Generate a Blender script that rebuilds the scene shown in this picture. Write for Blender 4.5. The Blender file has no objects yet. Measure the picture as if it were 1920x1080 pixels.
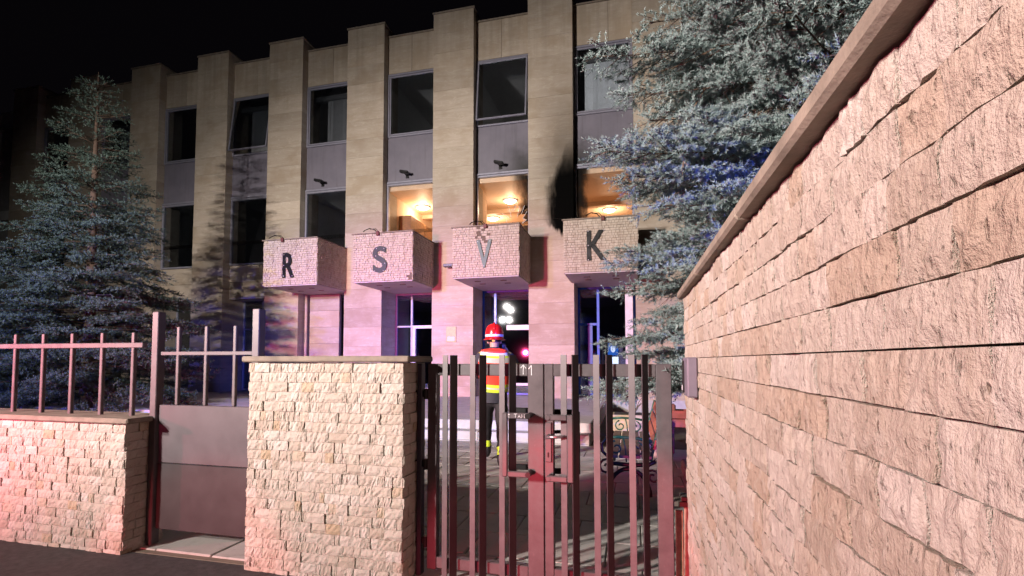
import bpy, bmesh, math, random
import numpy as np
from mathutils import Vector, Matrix, Euler
R_ = math.radians
scene = bpy.context.scene
COL = scene.collection

# ------------------------------------------------------------------ camera
cam = bpy.data.cameras.new('camera'); camo = bpy.data.objects.new('camera', cam); COL.objects.link(camo)
cam.sensor_width = 36.0; cam.lens = 18.0
cam.shift_x = 25 / 1920; cam.shift_y = 88 / 1920
cam.clip_start = 0.05; cam.clip_end = 600
camo.location = (0, 0, 1.40)
camo.rotation_euler = (R_(90 + 2.87), 0, R_(14.6))
scene.camera = camo

# ------------------------------------------------------------------ night sky
w = bpy.data.worlds.new('World'); scene.world = w; w.use_nodes = True
wb = w.node_tree.nodes['Background']; wb.inputs[0].default_value = (0.30, 0.24, 0.34, 1); wb.inputs[1].default_value = 0.0055

# ------------------------------------------------------------------ emergency lights on the street behind the camera
def spot(name, loc, target, power, color, size, radius=0.1, wide=1.0, blend=1.0):
    l = bpy.data.lights.new(name, 'SPOT'); l.energy = power; l.color = color
    l.spot_size = R_(size); l.spot_blend = blend; l.shadow_soft_size = radius
    o = bpy.data.objects.new(name, l); COL.objects.link(o); o.location = loc
    d = Vector(target) - Vector(loc)
    o.rotation_euler = d.to_track_quat('-Z', 'Y').to_euler(); o.scale = (wide, 1, 1)
    return o
for fx, fz in ((-9.2, 5.5), (-8.9, 5.25), (-9.02, 4.5)):
    spot('floodlight_mast', (fx, -6.3, fz), (2.0, 14.7, 3.2), 6500, (1.0, 0.87, 0.79), 54, 0.065, 2.9)
spot('floodlight_mast', (-9.55, -6.3, 4.5), (-2.0, 14.7, 6.0), 5200, (1.0, 0.94, 0.87), 60, 0.10, 3.0)
spot('red_beacon', (-7.75, -6.3, 2.0), (-6.0, 14.7, 1.5), 13000, (1.0, 0.06, 0.20), 30, 0.10, 1.55)
spot('red_beacon', (-17.9, -6.3, 4.9), (0.3, 4.0, 1.4), 7500, (1.0, 0.10, 0.22), 34, 0.10, 1.6)
spot('blue_beacon', (-11.0, -6.3, 5.2), (-7.5, 14.7, 0.4), 14000, (0.10, 0.10, 1.0), 36, 0.10, 1.5)
spot('blue_beacon', (7.5, -7.0, 2.7), (-4.0, 15.0, 1.3), 15000, (0.08, 0.12, 1.0), 15, 0.10, 3.0)
spot('tail_lamp', (-1.7, -4.2, 0.55), (-0.40, 3.2, 0.05), 2700, (1.0, 0.07, 0.11), 16, 0.05, 1.0, 0.4)
spot('tail_lamp', (-5.2, -4.4, 0.6), (-3.05, 2.99, -0.15), 1500, (1.0, 0.10, 0.12), 14, 0.05, 1.0, 0.5)

scene.view_settings.view_transform = 'Standard'; scene.view_settings.look = 'None'
scene.view_settings.exposure = 0.0; scene.view_settings.gamma = 1.0
scene.cycles.use_denoising = True
scene.cycles.max_bounces = 6; scene.cycles.transparent_max_bounces = 12
scene.cycles.sample_clamp_indirect = 4.0

# ================================================================== helpers
WT = {}
def link(o): COL.objects.link(o); return o
def tag(o, label, cat=None, group=None, kind=None):
    if label: o['label'] = label
    if cat: o['category'] = cat
    if group: o['group'] = group
    if kind: o['kind'] = kind
    return o
def root(name, loc, label, cat, group=None, rz=0.0):
    o = link(bpy.data.objects.new(name, None)); o.empty_display_size = .2
    o.location = loc; o.rotation_euler = (0, 0, rz); WT[o.name] = Vector(loc)
    return tag(o, label, cat, group)
def put(o, parent, local=False):
    if parent is not None:
        o.parent = parent
        if not local: o.matrix_parent_inverse = Matrix.Translation(-WT[parent.name])
    WT[o.name] = Vector(o.location) if not local else Vector((0, 0, 0))
    return o
class MB:
    def __init__(s): s.v = []; s.f = []; s.m = []; s.t = []
    def poly(s, pts, m=0):
        b = len(s.v); s.v += [tuple(p) for p in pts]; s.f.append(tuple(range(b, b + len(pts)))); s.m.append(m)
    def box(s, x0, x1, y0, y1, z0, z1, m=0):
        b = len(s.v)
        s.v += [(x, y, z) for z in (z0, z1) for y in (y0, y1) for x in (x0, x1)]
        for q in ((0, 2, 3, 1), (4, 5, 7, 6), (0, 1, 5, 4), (2, 6, 7, 3), (0, 4, 6, 2), (1, 3, 7, 5)):
            s.f.append(tuple(b + i for i in q)); s.m.append(m)
        return s
    def cbox(s, x0, x1, y0, y1, z0, z1, c=.008, m=0):
        # box with chamfered edges
        b = len(s.v); idx = {}
        X, Y, Z = (x0, x1), (y0, y1), (z0, z1); n = b
        for i in (0, 1):
            for j in (0, 1):
                for k in (0, 1):
                    sx, sy, sz = (1 - 2 * i), (1 - 2 * j), (1 - 2 * k)
                    for ax in range(3):
                        p = [X[i] + sx * c, Y[j] + sy * c, Z[k] + sz * c]
                        p[ax] = (X[i], Y[j], Z[k])[ax]
                        s.v.append(tuple(p)); idx[(i, j, k, ax)] = n; n += 1
        def F(*a): s.f.append(tuple(idx[t] for t in a)); s.m.append(m)
        for e in (0, 1):
            F(*[(e, j, k, 0) for j, k in ((0, 0), (0, 1), (1, 1), (1, 0))])
            F(*[(i, e, k, 1) for i, k in ((0, 0), (1, 0), (1, 1), (0, 1))])
            F(*[(i, j, e, 2) for i, j in ((0, 0), (0, 1), (1, 1), (1, 0))])
        for p in (0, 1):
            for q in (0, 1):
                F((0, p, q, 1), (1, p, q, 1), (1, p, q, 2), (0, p, q, 2))
                F((p, 0, q, 0), (p, 1, q, 0), (p, 1, q, 2), (p, 0, q, 2))
                F((p, q, 0, 0), (p, q, 1, 0), (p, q, 1, 1), (p, q, 0, 1))
        for i in (0, 1):
            for j in (0, 1):
                for k in (0, 1): F((i, j, k, 0), (i, j, k, 1), (i, j, k, 2))
        return s
    def tube(s, pts, rad, n=8, m=0, cap=True):
        pts = [Vector(p) for p in pts]
        if not isinstance(rad, (list, tuple)): rad = [rad] * len(pts)
        b = len(s.v); up = None
        for i, p in enumerate(pts):
            t = (pts[min(i + 1, len(pts) - 1)] - pts[max(i - 1, 0)]).normalized()
            if up is None:
                up = Vector((0, 0, 1)) if abs(t.z) < .9 else Vector((1, 0, 0))
            a = t.cross(up).normalized(); up = a.cross(t).normalized()
            for k in range(n):
                an = 2 * math.pi * k / n
                s.v.append(tuple(p + (a * math.cos(an) + up * math.sin(an)) * rad[i]))
        for i in range(len(pts) - 1):
            for k in range(n):
                q = b + i * n
                s.f.append((q + k, q + (k + 1) % n, q + n + (k + 1) % n, q + n + k)); s.m.append(m)
        if cap:
            s.f.append(tuple(b + k for k in range(n))[::-1]); s.m.append(m)
            s.f.append(tuple(b + (len(pts) - 1) * n + k for k in range(n))); s.m.append(m)
        return s
    def lathe(s, prof, c, n=20, m=0, sx=1., sy=1.):
        b = len(s.v)
        for r, z in prof:
            for k in range(n):
                a = 2 * math.pi * k / n
                s.v.append((c[0] + r * sx * math.cos(a), c[1] + r * sy * math.sin(a), c[2] + z))
        for i in range(len(prof) - 1):
            for k in range(n):
                q = b + i * n
                s.f.append((q + k, q + (k + 1) % n, q + n + (k + 1) % n, q + n + k)); s.m.append(m)
        return s
    def build(s, name, mat, parent=None, local=False, smooth=False, loc=None, fix=True):
        me = bpy.data.meshes.new(name); me.from_pydata(s.v, [], s.f)
        mats = mat if isinstance(mat, (list, tuple)) else [mat]
        for q in mats: me.materials.append(q)
        if len(mats) > 1: me.polygons.foreach_set('material_index', s.m)
        if fix:
            bm = bmesh.new(); bm.from_mesh(me); bmesh.ops.recalc_face_normals(bm, faces=bm.faces); bm.to_mesh(me); bm.free()
        if s.t: at = me.attributes.new('tone', 'FLOAT', 'POINT'); at.data.foreach_set('value', s.t)
        if smooth: me.polygons.foreach_set('use_smooth', [True] * len(me.polygons))
        me.update()
        o = link(bpy.data.objects.new(name, me))
        if loc: o.location = loc
        return put(o, parent, local)

# ------------------------------------------------------------------ materials
class NT:
    def __init__(s, name):
        s.mat = bpy.data.materials.new(name); s.mat.use_nodes = True
        s.t = s.mat.node_tree; s.b = s.t.nodes['Principled BSDF']
    def n(s, typ, **kw):
        o = s.t.nodes.new(typ)
        for k, v in kw.items():
            if k.startswith('i_'):
                key = k[2:]; key = int(key) if key.isdigit() else key.replace('_', ' ')
                o.inputs[key].default_value = v
            else: setattr(o, k, v)
        return o
    def l(s, a, b): s.t.links.new(a, b)
    def noise(s, vec, scale, detail=5, rough=.6, dist=0.):
        o = s.n('ShaderNodeTexNoise'); o.inputs['Scale'].default_value = scale
        o.inputs['Detail'].default_value = detail; o.inputs['Roughness'].default_value = rough; o.inputs['Distortion'].default_value = dist
        s.l(vec, o.inputs['Vector']); return o.outputs['Fac']
    def ramp(s, fac, stops):
        o = s.n('ShaderNodeValToRGB'); e = o.color_ramp.elements
        while len(e) < len(stops): e.new(.5)
        for q, (p, c) in zip(e, stops): q.position = p; q.color = (*c, 1) if len(c) == 3 else c
        s.l(fac, o.inputs[0]); return o.outputs[0]
    def math(s, op, a, b=None, c=None, clamp=False):
        o = s.n('ShaderNodeMath', operation=op); o.use_clamp = clamp
        for i, q in enumerate((a, b, c)):
            if q is None: continue
            if isinstance(q, (int, float)): o.inputs[i].default_value = q
            else: s.l(q, o.inputs[i])
        return o.outputs[0]
    def mix(s, fac, a, b, mode='MIX'):
        o = s.n('ShaderNodeMix', data_type='RGBA', blend_type=mode)
        for i, q in ((0, fac), (6, a), (7, b)):
            if isinstance(q, (int, float)): o.inputs[i].default_value = q
            elif isinstance(q, tuple): o.inputs[i].default_value = (*q, 1) if len(q) == 3 else q
            else: s.l(q, o.inputs[i])
        return o.outputs[2]
    def pos(s): return s.n('ShaderNodeNewGeometry').outputs['Position']
    def mapping(s, vec, sc, loc=(0, 0, 0)):
        o = s.n('ShaderNodeMapping'); o.inputs['Scale'].default_value = sc; o.inputs['Location'].default_value = loc
        s.l(vec, o.inputs['Vector']); return o.outputs[0]
    def sep(s, vec):
        o = s.n('ShaderNodeSeparateXYZ'); s.l(vec, o.inputs[0]); return o.outputs
    def rnd(s):
        a = s.n('ShaderNodeAttribute'); a.attribute_name = 'tone'
        return s.math('FRACT', s.math('ADD', s.n('ShaderNodeObjectInfo').outputs['Random'], a.outputs['Fac']))
    def smooth(s, v, a, b):
        o = s.n('ShaderNodeMapRange', interpolation_type='SMOOTHSTEP'); s.l(v, o.inputs[0])
        o.inputs[1].default_value = a; o.inputs[2].default_value = b; return o.outputs[0]
    def bump(s, h, strength=.4, dist=.01):
        o = s.n('ShaderNodeBump'); o.inputs['Strength'].default_value = strength; o.inputs['Distance'].default_value = dist
        s.l(h, o.inputs['Height']); s.l(o.outputs[0], s.b.inputs['Normal'])
    def col(s, c):
        if isinstance(c, tuple): s.b.inputs['Base Color'].default_value = (*c, 1)
        else: s.l(c, s.b.inputs['Base Color'])
    def rough(s, r):
        if isinstance(r, (int, float)): s.b.inputs['Roughness'].default_value = r
        else: s.l(r, s.b.inputs['Roughness'])

def plain(name, c, rough=.5, metal=0., var=.12, scale=6., bump=0.):
    m = NT(name); p = m.pos(); f = m.noise(p, scale, 6, .65)
    lo = tuple(x * (1 - var) for x in c); hi = tuple(min(1, x * (1 + var)) for x in c)
    m.col(m.ramp(f, [(.3, lo), (.7, hi)])); m.rough(m.math('MULTIPLY_ADD', f, .25, rough - .12, clamp=True)); m.b.inputs['Metallic'].default_value = metal
    if bump: m.bump(m.noise(p, scale * 12, 4), bump, .004)
    return m.mat
def emit(name, c, s):
    m = NT(name); m.b.inputs['Emission Color'].default_value = (*c, 1); m.b.inputs['Emission Strength'].default_value = s; m.col(tuple(min(1, x) * .6 for x in c)); return m.mat

def soot_mask(m, p):
    """scorch mark left by the fire between the V and K balconies: blackest beside and above the burnt window"""
    x, y, z = m.sep(p)
    n1 = m.math('MULTIPLY_ADD', m.noise(m.mapping(p, (1, 1, .45)), 2.2, 5, .6), .40, -.20)
    n2 = m.math('MULTIPLY_ADD', m.noise(m.mapping(p, (1, 1, .12)), 9, 5, .6), .5, -.25)
    xn = m.math('ADD', x, n1)
    core = m.math('MULTIPLY', m.smooth(m.math('SUBTRACT', m.math('MULTIPLY_ADD', n2, .45, xn), m.math('MULTIPLY', m.math('MAXIMUM', m.math('SUBTRACT', z, 6.5), 0.), .34)), -2.52, -2.12), m.smooth(m.math('ADD', z, m.math('MULTIPLY', n1, 2.)), 9.2, 6.8))
    zb = m.math('ADD', m.math('MULTIPLY_ADD', x, -.75, 3.62), n2)         # ragged lower edge, dropping to the right
    core = m.math('MULTIPLY', core, m.smooth(m.math('SUBTRACT', z, zb), -.05, .10))
    core = m.math('MULTIPLY', core, m.smooth(x, -1.56, -1.58))
    top = m.math('MULTIPLY', m.smooth(xn, -3.0, -1.8), m.smooth(z, 11.2, 7.0))
    top = m.math('MULTIPLY', m.math('MULTIPLY', top, m.smooth(z, 5.6, 7.2)), .62)
    return m.math('MAXIMUM', core, top)

def travertine(name, soot=False):
    m = NT(name); p = m.pos(); r = m.rnd()
    c = m.n('ShaderNodeCombineXYZ'); m.l(m.math('MULTIPLY', r, 37.), c.inputs[0]); m.l(m.math('MULTIPLY', r, 91.), c.inputs[2])
    a = m.n('ShaderNodeVectorMath', operation='ADD'); m.l(p, a.inputs[0]); m.l(c.outputs[0], a.inputs[1])
    q = a.outputs[0]
    band = m.noise(m.mapping(q, (.8, .8, 7.)), 1.3, 7, .62, .6)
    blot = m.noise(q, 1.1, 4, .6)
    fine = m.noise(m.mapping(q, (2., 2., 14.)), 6, 6, .7)
    vein = m.noise(m.mapping(q, (.6, .6, 3.)), 2.2, 3, .5, 1.2)
    col = m.ramp(band, [(.25, (.40, .338, .272)), (.5, (.445, .382, .315)), (.78, (.50, .442, .378))])
    col = m.mix(m.math('MULTIPLY', m.smooth(m.math('ABSOLUTE', m.math('SUBTRACT', vein, .5)), .03, .0), .45), col, (.58, .53, .44))
    col = m.mix(m.math('MULTIPLY', m.smooth(blot, .42, .68), .7), col, (.345, .275, .20))
    col = m.mix(m.math('MULTIPLY', m.smooth(fine, .58, .74), .4), col, (.30, .24, .17))
    v = m.ramp(r, [(0, (.86, .86, .85)), (1, (1.08, 1.08, 1.07))]); col = m.mix(1., col, v, 'MULTIPLY')
    x, y, z = m.sep(p)
    streak = m.noise(m.mapping(p, (5., 5., .25)), 1., 5, .6)
    col = m.mix(m.math('MULTIPLY', m.math('MULTIPLY', m.smooth(z, 8.5, 12.6), m.smooth(streak, .35, .7)), .55), col, (.27, .225, .175))
    if soot:
        sm = soot_mask(m, p); col = m.mix(sm, col, (.003, .003, .003)); m.l(m.math('MULTIPLY_ADD', sm, -.3, .3), m.b.inputs['Specular IOR Level'])
    m.col(col); m.rough(.72)
    if not soot: m.b.inputs['Specular IOR Level'].default_value = .3
    m.bump(m.math('ADD', fine, band), .25, .004); return m.mat

def splitstone(name, tones, bump=.9, sc=1., grain=(1, 1, 1), streak=False):
    m = NT(name); p = m.pos(); r = m.rnd()
    c = m.n('ShaderNodeCombineXYZ'); m.l(m.math('MULTIPLY', r, 17.), c.inputs[0]); m.l(m.math('MULTIPLY', r, 51.), c.inputs[2])
    a = m.n('ShaderNodeVectorMath', operation='ADD'); m.l(p, a.inputs[0]); m.l(c.outputs[0], a.inputs[1]); q = m.mapping(a.outputs[0], grain)
    base = m.ramp(r, tones)
    n1 = m.noise(q, 34 * sc, 6, .7, .0); n2 = m.noise(q, 95 * sc, 5, .7); n3 = m.noise(q, 6 * sc, 3, .5)
    col = m.mix(m.math('MULTIPLY', m.smooth(n1, .5, .75), .45), base, (.30, .215, .12))
    col = m.mix(m.math('MULTIPLY', m.smooth(n3, .5, .7), .35), col, (.56, .50, .42))
    col = m.mix(m.smooth(n2, .64, .78), col, (.16, .12, .08))
    if streak:
        st = m.noise(m.mapping(p, (6, 6, .35)), 1.5, 6, .65); tl = m.noise(m.mapping(p, (10, 10, 15.2)), 1., 1, .3)
        col = m.mix(m.math('MULTIPLY', m.smooth(st, .48, .72), .45), col, (.17, .13, .10)); col = m.mix(m.math('MULTIPLY', m.smooth(tl, .5, .7), .35), col, (.30, .235, .17))
    m.col(col); m.rough(.85); m.b.inputs['Specular IOR Level'].default_value = .2
    h = m.math('ADD', m.math('MULTIPLY', n1, 1.3), m.math('MULTIPLY', n2, .45)); m.bump(h, bump, .008); return m.mat

M = {}
M['trav'] = travertine('travertine'); M['trav_soot'] = travertine('scorched_travertine', True)
M['joint'] = plain('joint_mortar', (.19, .16, .125), .9)
TON = [(0, (.40, .34, .285)), (.15, (.49, .435, .39)), (.35, (.45, .39, .335)), (.55, (.54, .495, .455)), (.75, (.45, .39, .34)), (.94, (.50, .44, .385)), (1, (.42, .325, .225))]
M['split'] = splitstone('split_face_stone', TON)
def rough_wall(name):
    m = NT(name); p = m.pos(); r = m.rnd()
    c = m.n('ShaderNodeCombineXYZ'); m.l(m.math('MULTIPLY', r, 17.), c.inputs[1]); m.l(m.math('MULTIPLY', r, 51.), c.inputs[2])
    a = m.n('ShaderNodeVectorMath', operation='ADD'); m.l(p, a.inputs[0]); m.l(c.outputs[0], a.inputs[1]); q = a.outputs[0]
    stri = m.noise(m.mapping(q, (1, 1, .13)), 75, 6, .7); pit = m.noise(m.mapping(q, (1, 1, .5)), 95, 5, .65); lump = m.noise(q, 28, 6, .68); big = m.noise(p, 2.6, 4, .6); fine = m.noise(q, 260, 3, .7)
    col = m.ramp(r, [(0, (.38, .31, .26)), (.18, (.48, .42, .375)), (.4, (.43, .36, .31)), (.6, (.51, .455, .42)), (.8, (.44, .37, .32)), (1, (.40, .31, .245))])
    col = m.mix(m.math('MULTIPLY', m.smooth(stri, .45, .68), .34), col, (.30, .24, .18))
    col = m.mix(m.math('MULTIPLY', m.smooth(lump, .5, .7), .35), col, (.55, .51, .46))
    col = m.mix(m.math('MULTIPLY', m.smooth(pit, .62, .72), .7), col, (.15, .11, .075))
    col = m.mix(m.math('MULTIPLY', m.smooth(big, .45, .7), .25), col, (.27, .22, .165))
    m.col(col); m.rough(.88); m.b.inputs['Specular IOR Level'].default_value = .2
    h = m.math('ADD', m.math('MULTIPLY', lump, 2.2), m.math('ADD', m.math('MULTIPLY', stri, .8), m.math('MULTIPLY_ADD', m.smooth(pit, .58, .72), -.9, m.math('MULTIPLY', fine, .35))))
    m.bump(h, .75, .010); return m.mat
M['split_fine'] = rough_wall('rough_hewn_wall_stone')
M['mosaic'] = splitstone('mosaic_stone', [(0, (.43, .37, .305)), (.5, (.52, .465, .395)), (1, (.46, .41, .35))], .5, .7, streak=True)
M['mortar'] = plain('wall_mortar', (.17, .14, .11), .95, 0, .2, 20)
M['joint_dark'] = plain('mosaic_mortar', (.14, .11, .085), .95, 0, .2, 20)
M['cap'] = plain('coping_stone', (.22, .185, .15), .8, 0, .3, 9, .5)
def worn_paint(name, c):
    m = NT(name); p = m.pos(); n1 = m.noise(p, 9, 6, .7); n2 = m.noise(m.mapping(p, (1, 1, .15)), 120, 4, .7); n3 = m.noise(p, 70, 5, .75)
    col = m.ramp(n1, [(.3, tuple(x * .82 for x in c)), (.7, tuple(x * 1.18 for x in c))])
    col = m.mix(m.math('MULTIPLY', m.smooth(n3, .63, .72), .7), col, (.16, .09, .06)); col = m.mix(m.math('MULTIPLY', m.smooth(n2, .64, .74), .5), col, tuple(x * 1.9 for x in c))
    m.col(col); m.rough(m.math('MULTIPLY_ADD', n1, .4, .28)); m.b.inputs['Metallic'].default_value = .12; m.bump(m.math('ADD', n1, m.math('MULTIPLY', n3, .5)), .18, .003); return m.mat
M['gate'] = worn_paint('gate_paint', (.10, .084, .093)); M['gate_shaded'] = worn_paint('shaded_gate_paint', (.034, .028, .034))  # near-black copy puts the unlit look of right-turned bars into their colour
M['blackmetal'] = plain('black_metal', (.012, .012, .013), .45, .3)
M['letter'] = plain('letter_metal', (.028, .030, .030), .30, .6, .2, 8)
M['alu'] = plain('window_aluminium', (.30, .30, .37), .38, .35, .1)
M['white_alu'] = plain('white_door_frame', (.62, .60, .66), .4)
M['soffit'] = plain('soffit_plaster', (.46, .40, .42), .8, 0, .08, 3)
M['dark_int'] = plain('dark_room_wall', (.10, .10, .105), .9)
M['lobby'] = plain('lobby_wall', (.22, .21, .22), .8)
M['hall_wall'] = plain('hall_wall_paint', (.66, .48, .34), .8, 0, .05)
M['hall_ceil'] = plain('hall_ceiling', (.70, .52, .37), .6, 0, .05)
M['wood_cab'] = plain('cabinet_wood', (.30, .15, .06), .5, 0, .3, 9)
M['concrete'] = plain('platform_concrete', (.50, .495, .48), .85, 0, .18, 3, .4)
M['slat'] = plain('blind_fabric', (.40, .40, .41), .8)
M['slat_pale'] = plain('pale_blind_fabric', (.72, .75, .78), .8)
M['lamp_glow'] = emit('lamp_diffuser', (1.0, .80, .52), 7.0)
M['soil'] = plain('garden_soil', (.035, .028, .02), .95, 0, .4, 12, .8)
def spandrel(name, soot):
    m = NT(name); p = m.pos(); f = m.noise(p, 2.5, 5)
    st = m.noise(m.mapping(p, (7, 7, .3)), 1.4, 6, .65); col = m.ramp(f, [(.3, (.145, .138, .175)), (.7, (.18, .17, .21))]); col = m.mix(m.math('MULTIPLY', m.smooth(st, .5, .75), .45), col, (.085, .08, .09))
    if soot:
        x, y, z = m.sep(p); n = m.math('MULTIPLY_ADD', m.noise(p, 2.0, 4), 1.0, -.5)
        zz = m.math('ADD', z, n)
        near = m.smooth(m.math('ABSOLUTE', m.math('SUBTRACT', x, -2.25)), 1.9, .75)
        col = m.mix(m.math('MULTIPLY', m.smooth(zz, 8.4, 7.1), near), col, (.012, .012, .012))
    m.col(col); m.rough(.45); return m.mat
M['spandrel'] = spandrel('spandrel_panel', False); M['spandrel_soot'] = spandrel('scorched_spandrel', True)
def glass(name, tint=(1, 1, 1), gloss=.10, soot=0, rgh=.015):
    m = NT(name); t = m.t; out = t.nodes['Material Output']
    tr = m.n('ShaderNodeBsdfTransparent'); tr.inputs[0].default_value = (*tint, 1)
    gl = m.n('ShaderNodeBsdfGlossy'); gl.inputs['Roughness'].default_value = rgh; gl.inputs[0].default_value = (.9, .93, .95, 1)
    fr = m.n('ShaderNodeFresnel'); fr.inputs[0].default_value = 1.5
    fac = m.math('MULTIPLY_ADD', fr.outputs[0], .8, gloss, clamp=True)
    mx = m.n('ShaderNodeMixShader'); m.l(fac, mx.inputs[0]); m.l(tr.outputs[0], mx.inputs[1]); m.l(gl.outputs[0], mx.inputs[2])
    fin = mx.outputs[0]
    if soot:
        p = m.pos(); x, y, z = m.sep(p)
        n = m.math('MULTIPLY_ADD', m.noise(m.mapping(p, (1, 1, .4)), 3, 5), .8, -.4); xn = m.math('ADD', x, n)
        f = m.smooth(xn, -3.55, -3.0) if soot == 1 else m.smooth(xn, -1.1, -1.5)
        d = m.n('ShaderNodeBsdfDiffuse'); d.inputs[0].default_value = (.012, .011, .01, 1)
        m2 = m.n('ShaderNodeMixShader'); m.l(m.math('MULTIPLY', f, .93), m2.inputs[0]); m.l(fin, m2.inputs[1]); m.l(d.outputs[0], m2.inputs[2]); fin = m2.outputs[0]
    m.l(fin, out.inputs[0]); return m.mat
M['glass'] = glass('window_glass', (.88, .90, .92), .06)
M['glass_clear'] = glass('clear_window_glass', (.95, .95, .95), .02)
M['glass_soot_v'] = glass('sooty_glass', (.95, .95, .95), .02, 1)
M['glass_soot_k'] = glass('sooty_glass_beside', (.95, .95, .95), .02, 2)
M['glass_lobby'] = glass('lobby_glass', (.62, .66, .74), .10, 0, .017)
def paving(name):
    m = NT(name); p = m.pos(); r = m.rnd(); n1 = m.noise(p, 1.4, 5); n2 = m.noise(p, 70, 4, .7); n3 = m.noise(p, 9, 5, .65)
    col = m.ramp(n1, [(.3, (.37, .365, .35)), (.7, (.48, .475, .455))])
    col = m.mix(1., col, m.ramp(r, [(0, (.85, .85, .84)), (1, (1.1, 1.1, 1.1))]), 'MULTIPLY')
    col = m.mix(m.math('MULTIPLY', m.smooth(n3, .52, .72), .3), col, (.16, .155, .14)); col = m.mix(m.math('MULTIPLY', m.smooth(n2, .6, .75), .6), col, (.2, .19, .18))
    m.col(col); m.rough(.8); m.bump(n2, .35, .004); return m.mat
M['paving'] = paving('concrete_paver')
M['ground'] = plain('ground_earth', (.06, .055, .045), .95, 0, .3, 2, .6)

# ================================================================== ground
g = MB(); g.poly([(-160, -160, -.06), (160, -160, -.06), (160, 160, -.06), (-160, 160, -.06)])
tag(g.build('ground', M['ground']), 'dark bare ground around the office yard at night', kind='structure')
g = MB(); g.box(-30, 12, -12, 3.05, -.058, -.012)
tag(g.build('street_pavement', plain('asphalt', (.05, .05, .052), .85, 0, .45, 22, .9)), 'asphalt pavement in front of the gate', kind='structure')
g = MB(); g.box(-12, 1.55, 3.06, 8.70, -.058, -.012)
court = tag(g.build('courtyard', M['joint']), 'paved courtyard between the gate and the entrance steps', kind='structure')
pm = [MB().cbox(-.246, .246, -.246, .246, -.03, 0, .006) for _ in range(1)][0]
me = bpy.data.meshes.new('paving_slab'); me.from_pydata(pm.v, [], pm.f); me.materials.append(M['paving'])
bm = bmesh.new(); bm.from_mesh(me); bmesh.ops.recalc_face_normals(bm, faces=bm.faces); bm.to_mesh(me); bm.free()
rg = random.Random(4)
for iy in range(11):
    for ix in range(12):
        o = link(bpy.data.objects.new('paving_slab', me)); o.location = (-4.2 + ix * .5 + (.25 if iy % 2 else 0), 3.36 + iy * .5, rg.uniform(-.003, .003))
        o.rotation_euler = (rg.uniform(-.006, .006), rg.uniform(-.006, .006), rg.uniform(-.006, .006)); put(o, court)
g = MB(); g.box(1.6, 14, 3.3, 14.5, -.055, .03)
tag(g.build('garden_bed', M['soil']), 'dark soil bed under the big blue spruce', kind='structure')
g = MB(); g.cbox(1.50, 1.62, 3.3, 14.4, -.05, .10, .01)
tag(g.build('garden_kerb', M['concrete']), 'concrete kerb along the spruce bed', kind='structure')
# platform with two steps
pl = root('entrance_platform', (-8, 11, 0), 'pale concrete entrance platform with two steps before the pillars', 'platform')
pl['kind'] = 'structure'; del pl['category']
MB().cbox(-20, -.70, 8.98, 14.66, -.05, .32, .012).build('landing', M['concrete'], pl)
MB().box(-26, 4, 14.66, 21, -.05, .315).build('lobby_floor', M['concrete'], pl)
for k in range(10):
    x0 = -20 + k * 1.93
    MB().cbox(x0 + .003, x0 + 1.927, 8.66, 8.985, -.05, .16, .012).build('step_block', M['concrete'], pl)
    MB().cbox(x0 + .003, x0 + 1.927, 8.60, 8.66, -.05, .012, .005).build('edging_stone', M['concrete'], pl)

# ================================================================== office building
PW, PITCH, P4 = 1.33, 3.04, -2.92
YF, YW, YG = 14.70, 15.00, 15.70
bld = root('office_building', (-8, 15, 0), 'travertine office building with tall pillars and lettered balconies, scorched by fire', 'building')
def pl_x(i): return P4 + PITCH * (i - 4)
rg = random.Random(11)
for i in range(-3, 7):
    x0 = pl_x(i); x1 = x0 + PW
    core = MB().box(x0 + .012, x1 - .012, YF + .012, YG + .04, .30, 12.36).build('pillar', M['joint'], bld)
    zs = [.30, .62]
    while zs[-1] < 12.3: zs.append(zs[-1] + .615)
    zs[-1] = 12.36
    for a, b in zip(zs[:-1], zs[1:]):
        sooty = i == 4 and b > 4.5
        dep = YG + .03
        MB().cbox(x0 + rg.uniform(-.002, .002), x1 + rg.uniform(-.002, .002), YF + rg.uniform(-.003, .003), dep, a + .0012, b - .0012, .003).build(
            'stone_slab', M['trav_soot'] if sooty else M['trav'], core)
    MB().cbox(x0 - .03, x1 + .03, YF - .03, YG + .1, 12.365, 12.42, .008).build('pillar_coping', M['cap'], core)

def frame_rect(mb, x0, x1, z0, z1, y0, y1, w):
    mb.cbox(x0, x0 + w, y0, y1, z0, z1, .006); mb.cbox(x1 - w, x1, y0, y1, z0, z1, .006)
    mb.cbox(x0 + w, x1 - w, y0 + .002, y1 - .002, z0, z0 + w, .006); mb.cbox(x0 + w, x1 - w, y0 + .002, y1 - .002, z1 - w, z1, .006)
def text_obj(name, body, size, mat, parent, matrix, extrude=.0, xs=1.0, bevel=0., local=False):
    cu = bpy.data.curves.new(name, 'FONT'); cu.body = body; cu.size = size; cu.extrude = extrude; cu.align_x = 'CENTER'; cu.align_y = 'CENTER'
    cu.bevel_depth = bevel; cu.offset = .0
    tmp = link(bpy.data.objects.new(name, cu)); dg = bpy.context.evaluated_depsgraph_get(); dg.update()
    me = bpy.data.meshes.new_from_object(tmp.evaluated_get(dg)); bpy.data.objects.remove(tmp); me.name = name
    xs_ = [v.co.x for v in me.vertices]; ys_ = [v.co.y for v in me.vertices]
    cx, cy = (max(xs_) + min(xs_)) / 2, (max(ys_) + min(ys_)) / 2
    me.transform(Matrix.Translation((-cx, -cy, 0))); me.transform(Matrix.Diagonal((xs, 1, 1, 1))); me.transform(matrix)
    me.materials.clear(); me.materials.append(mat)
    o = link(bpy.data.objects.new(name, me)); return put(o, parent, local)
UP = Matrix.Rotation(R_(90), 4, 'X')
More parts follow.
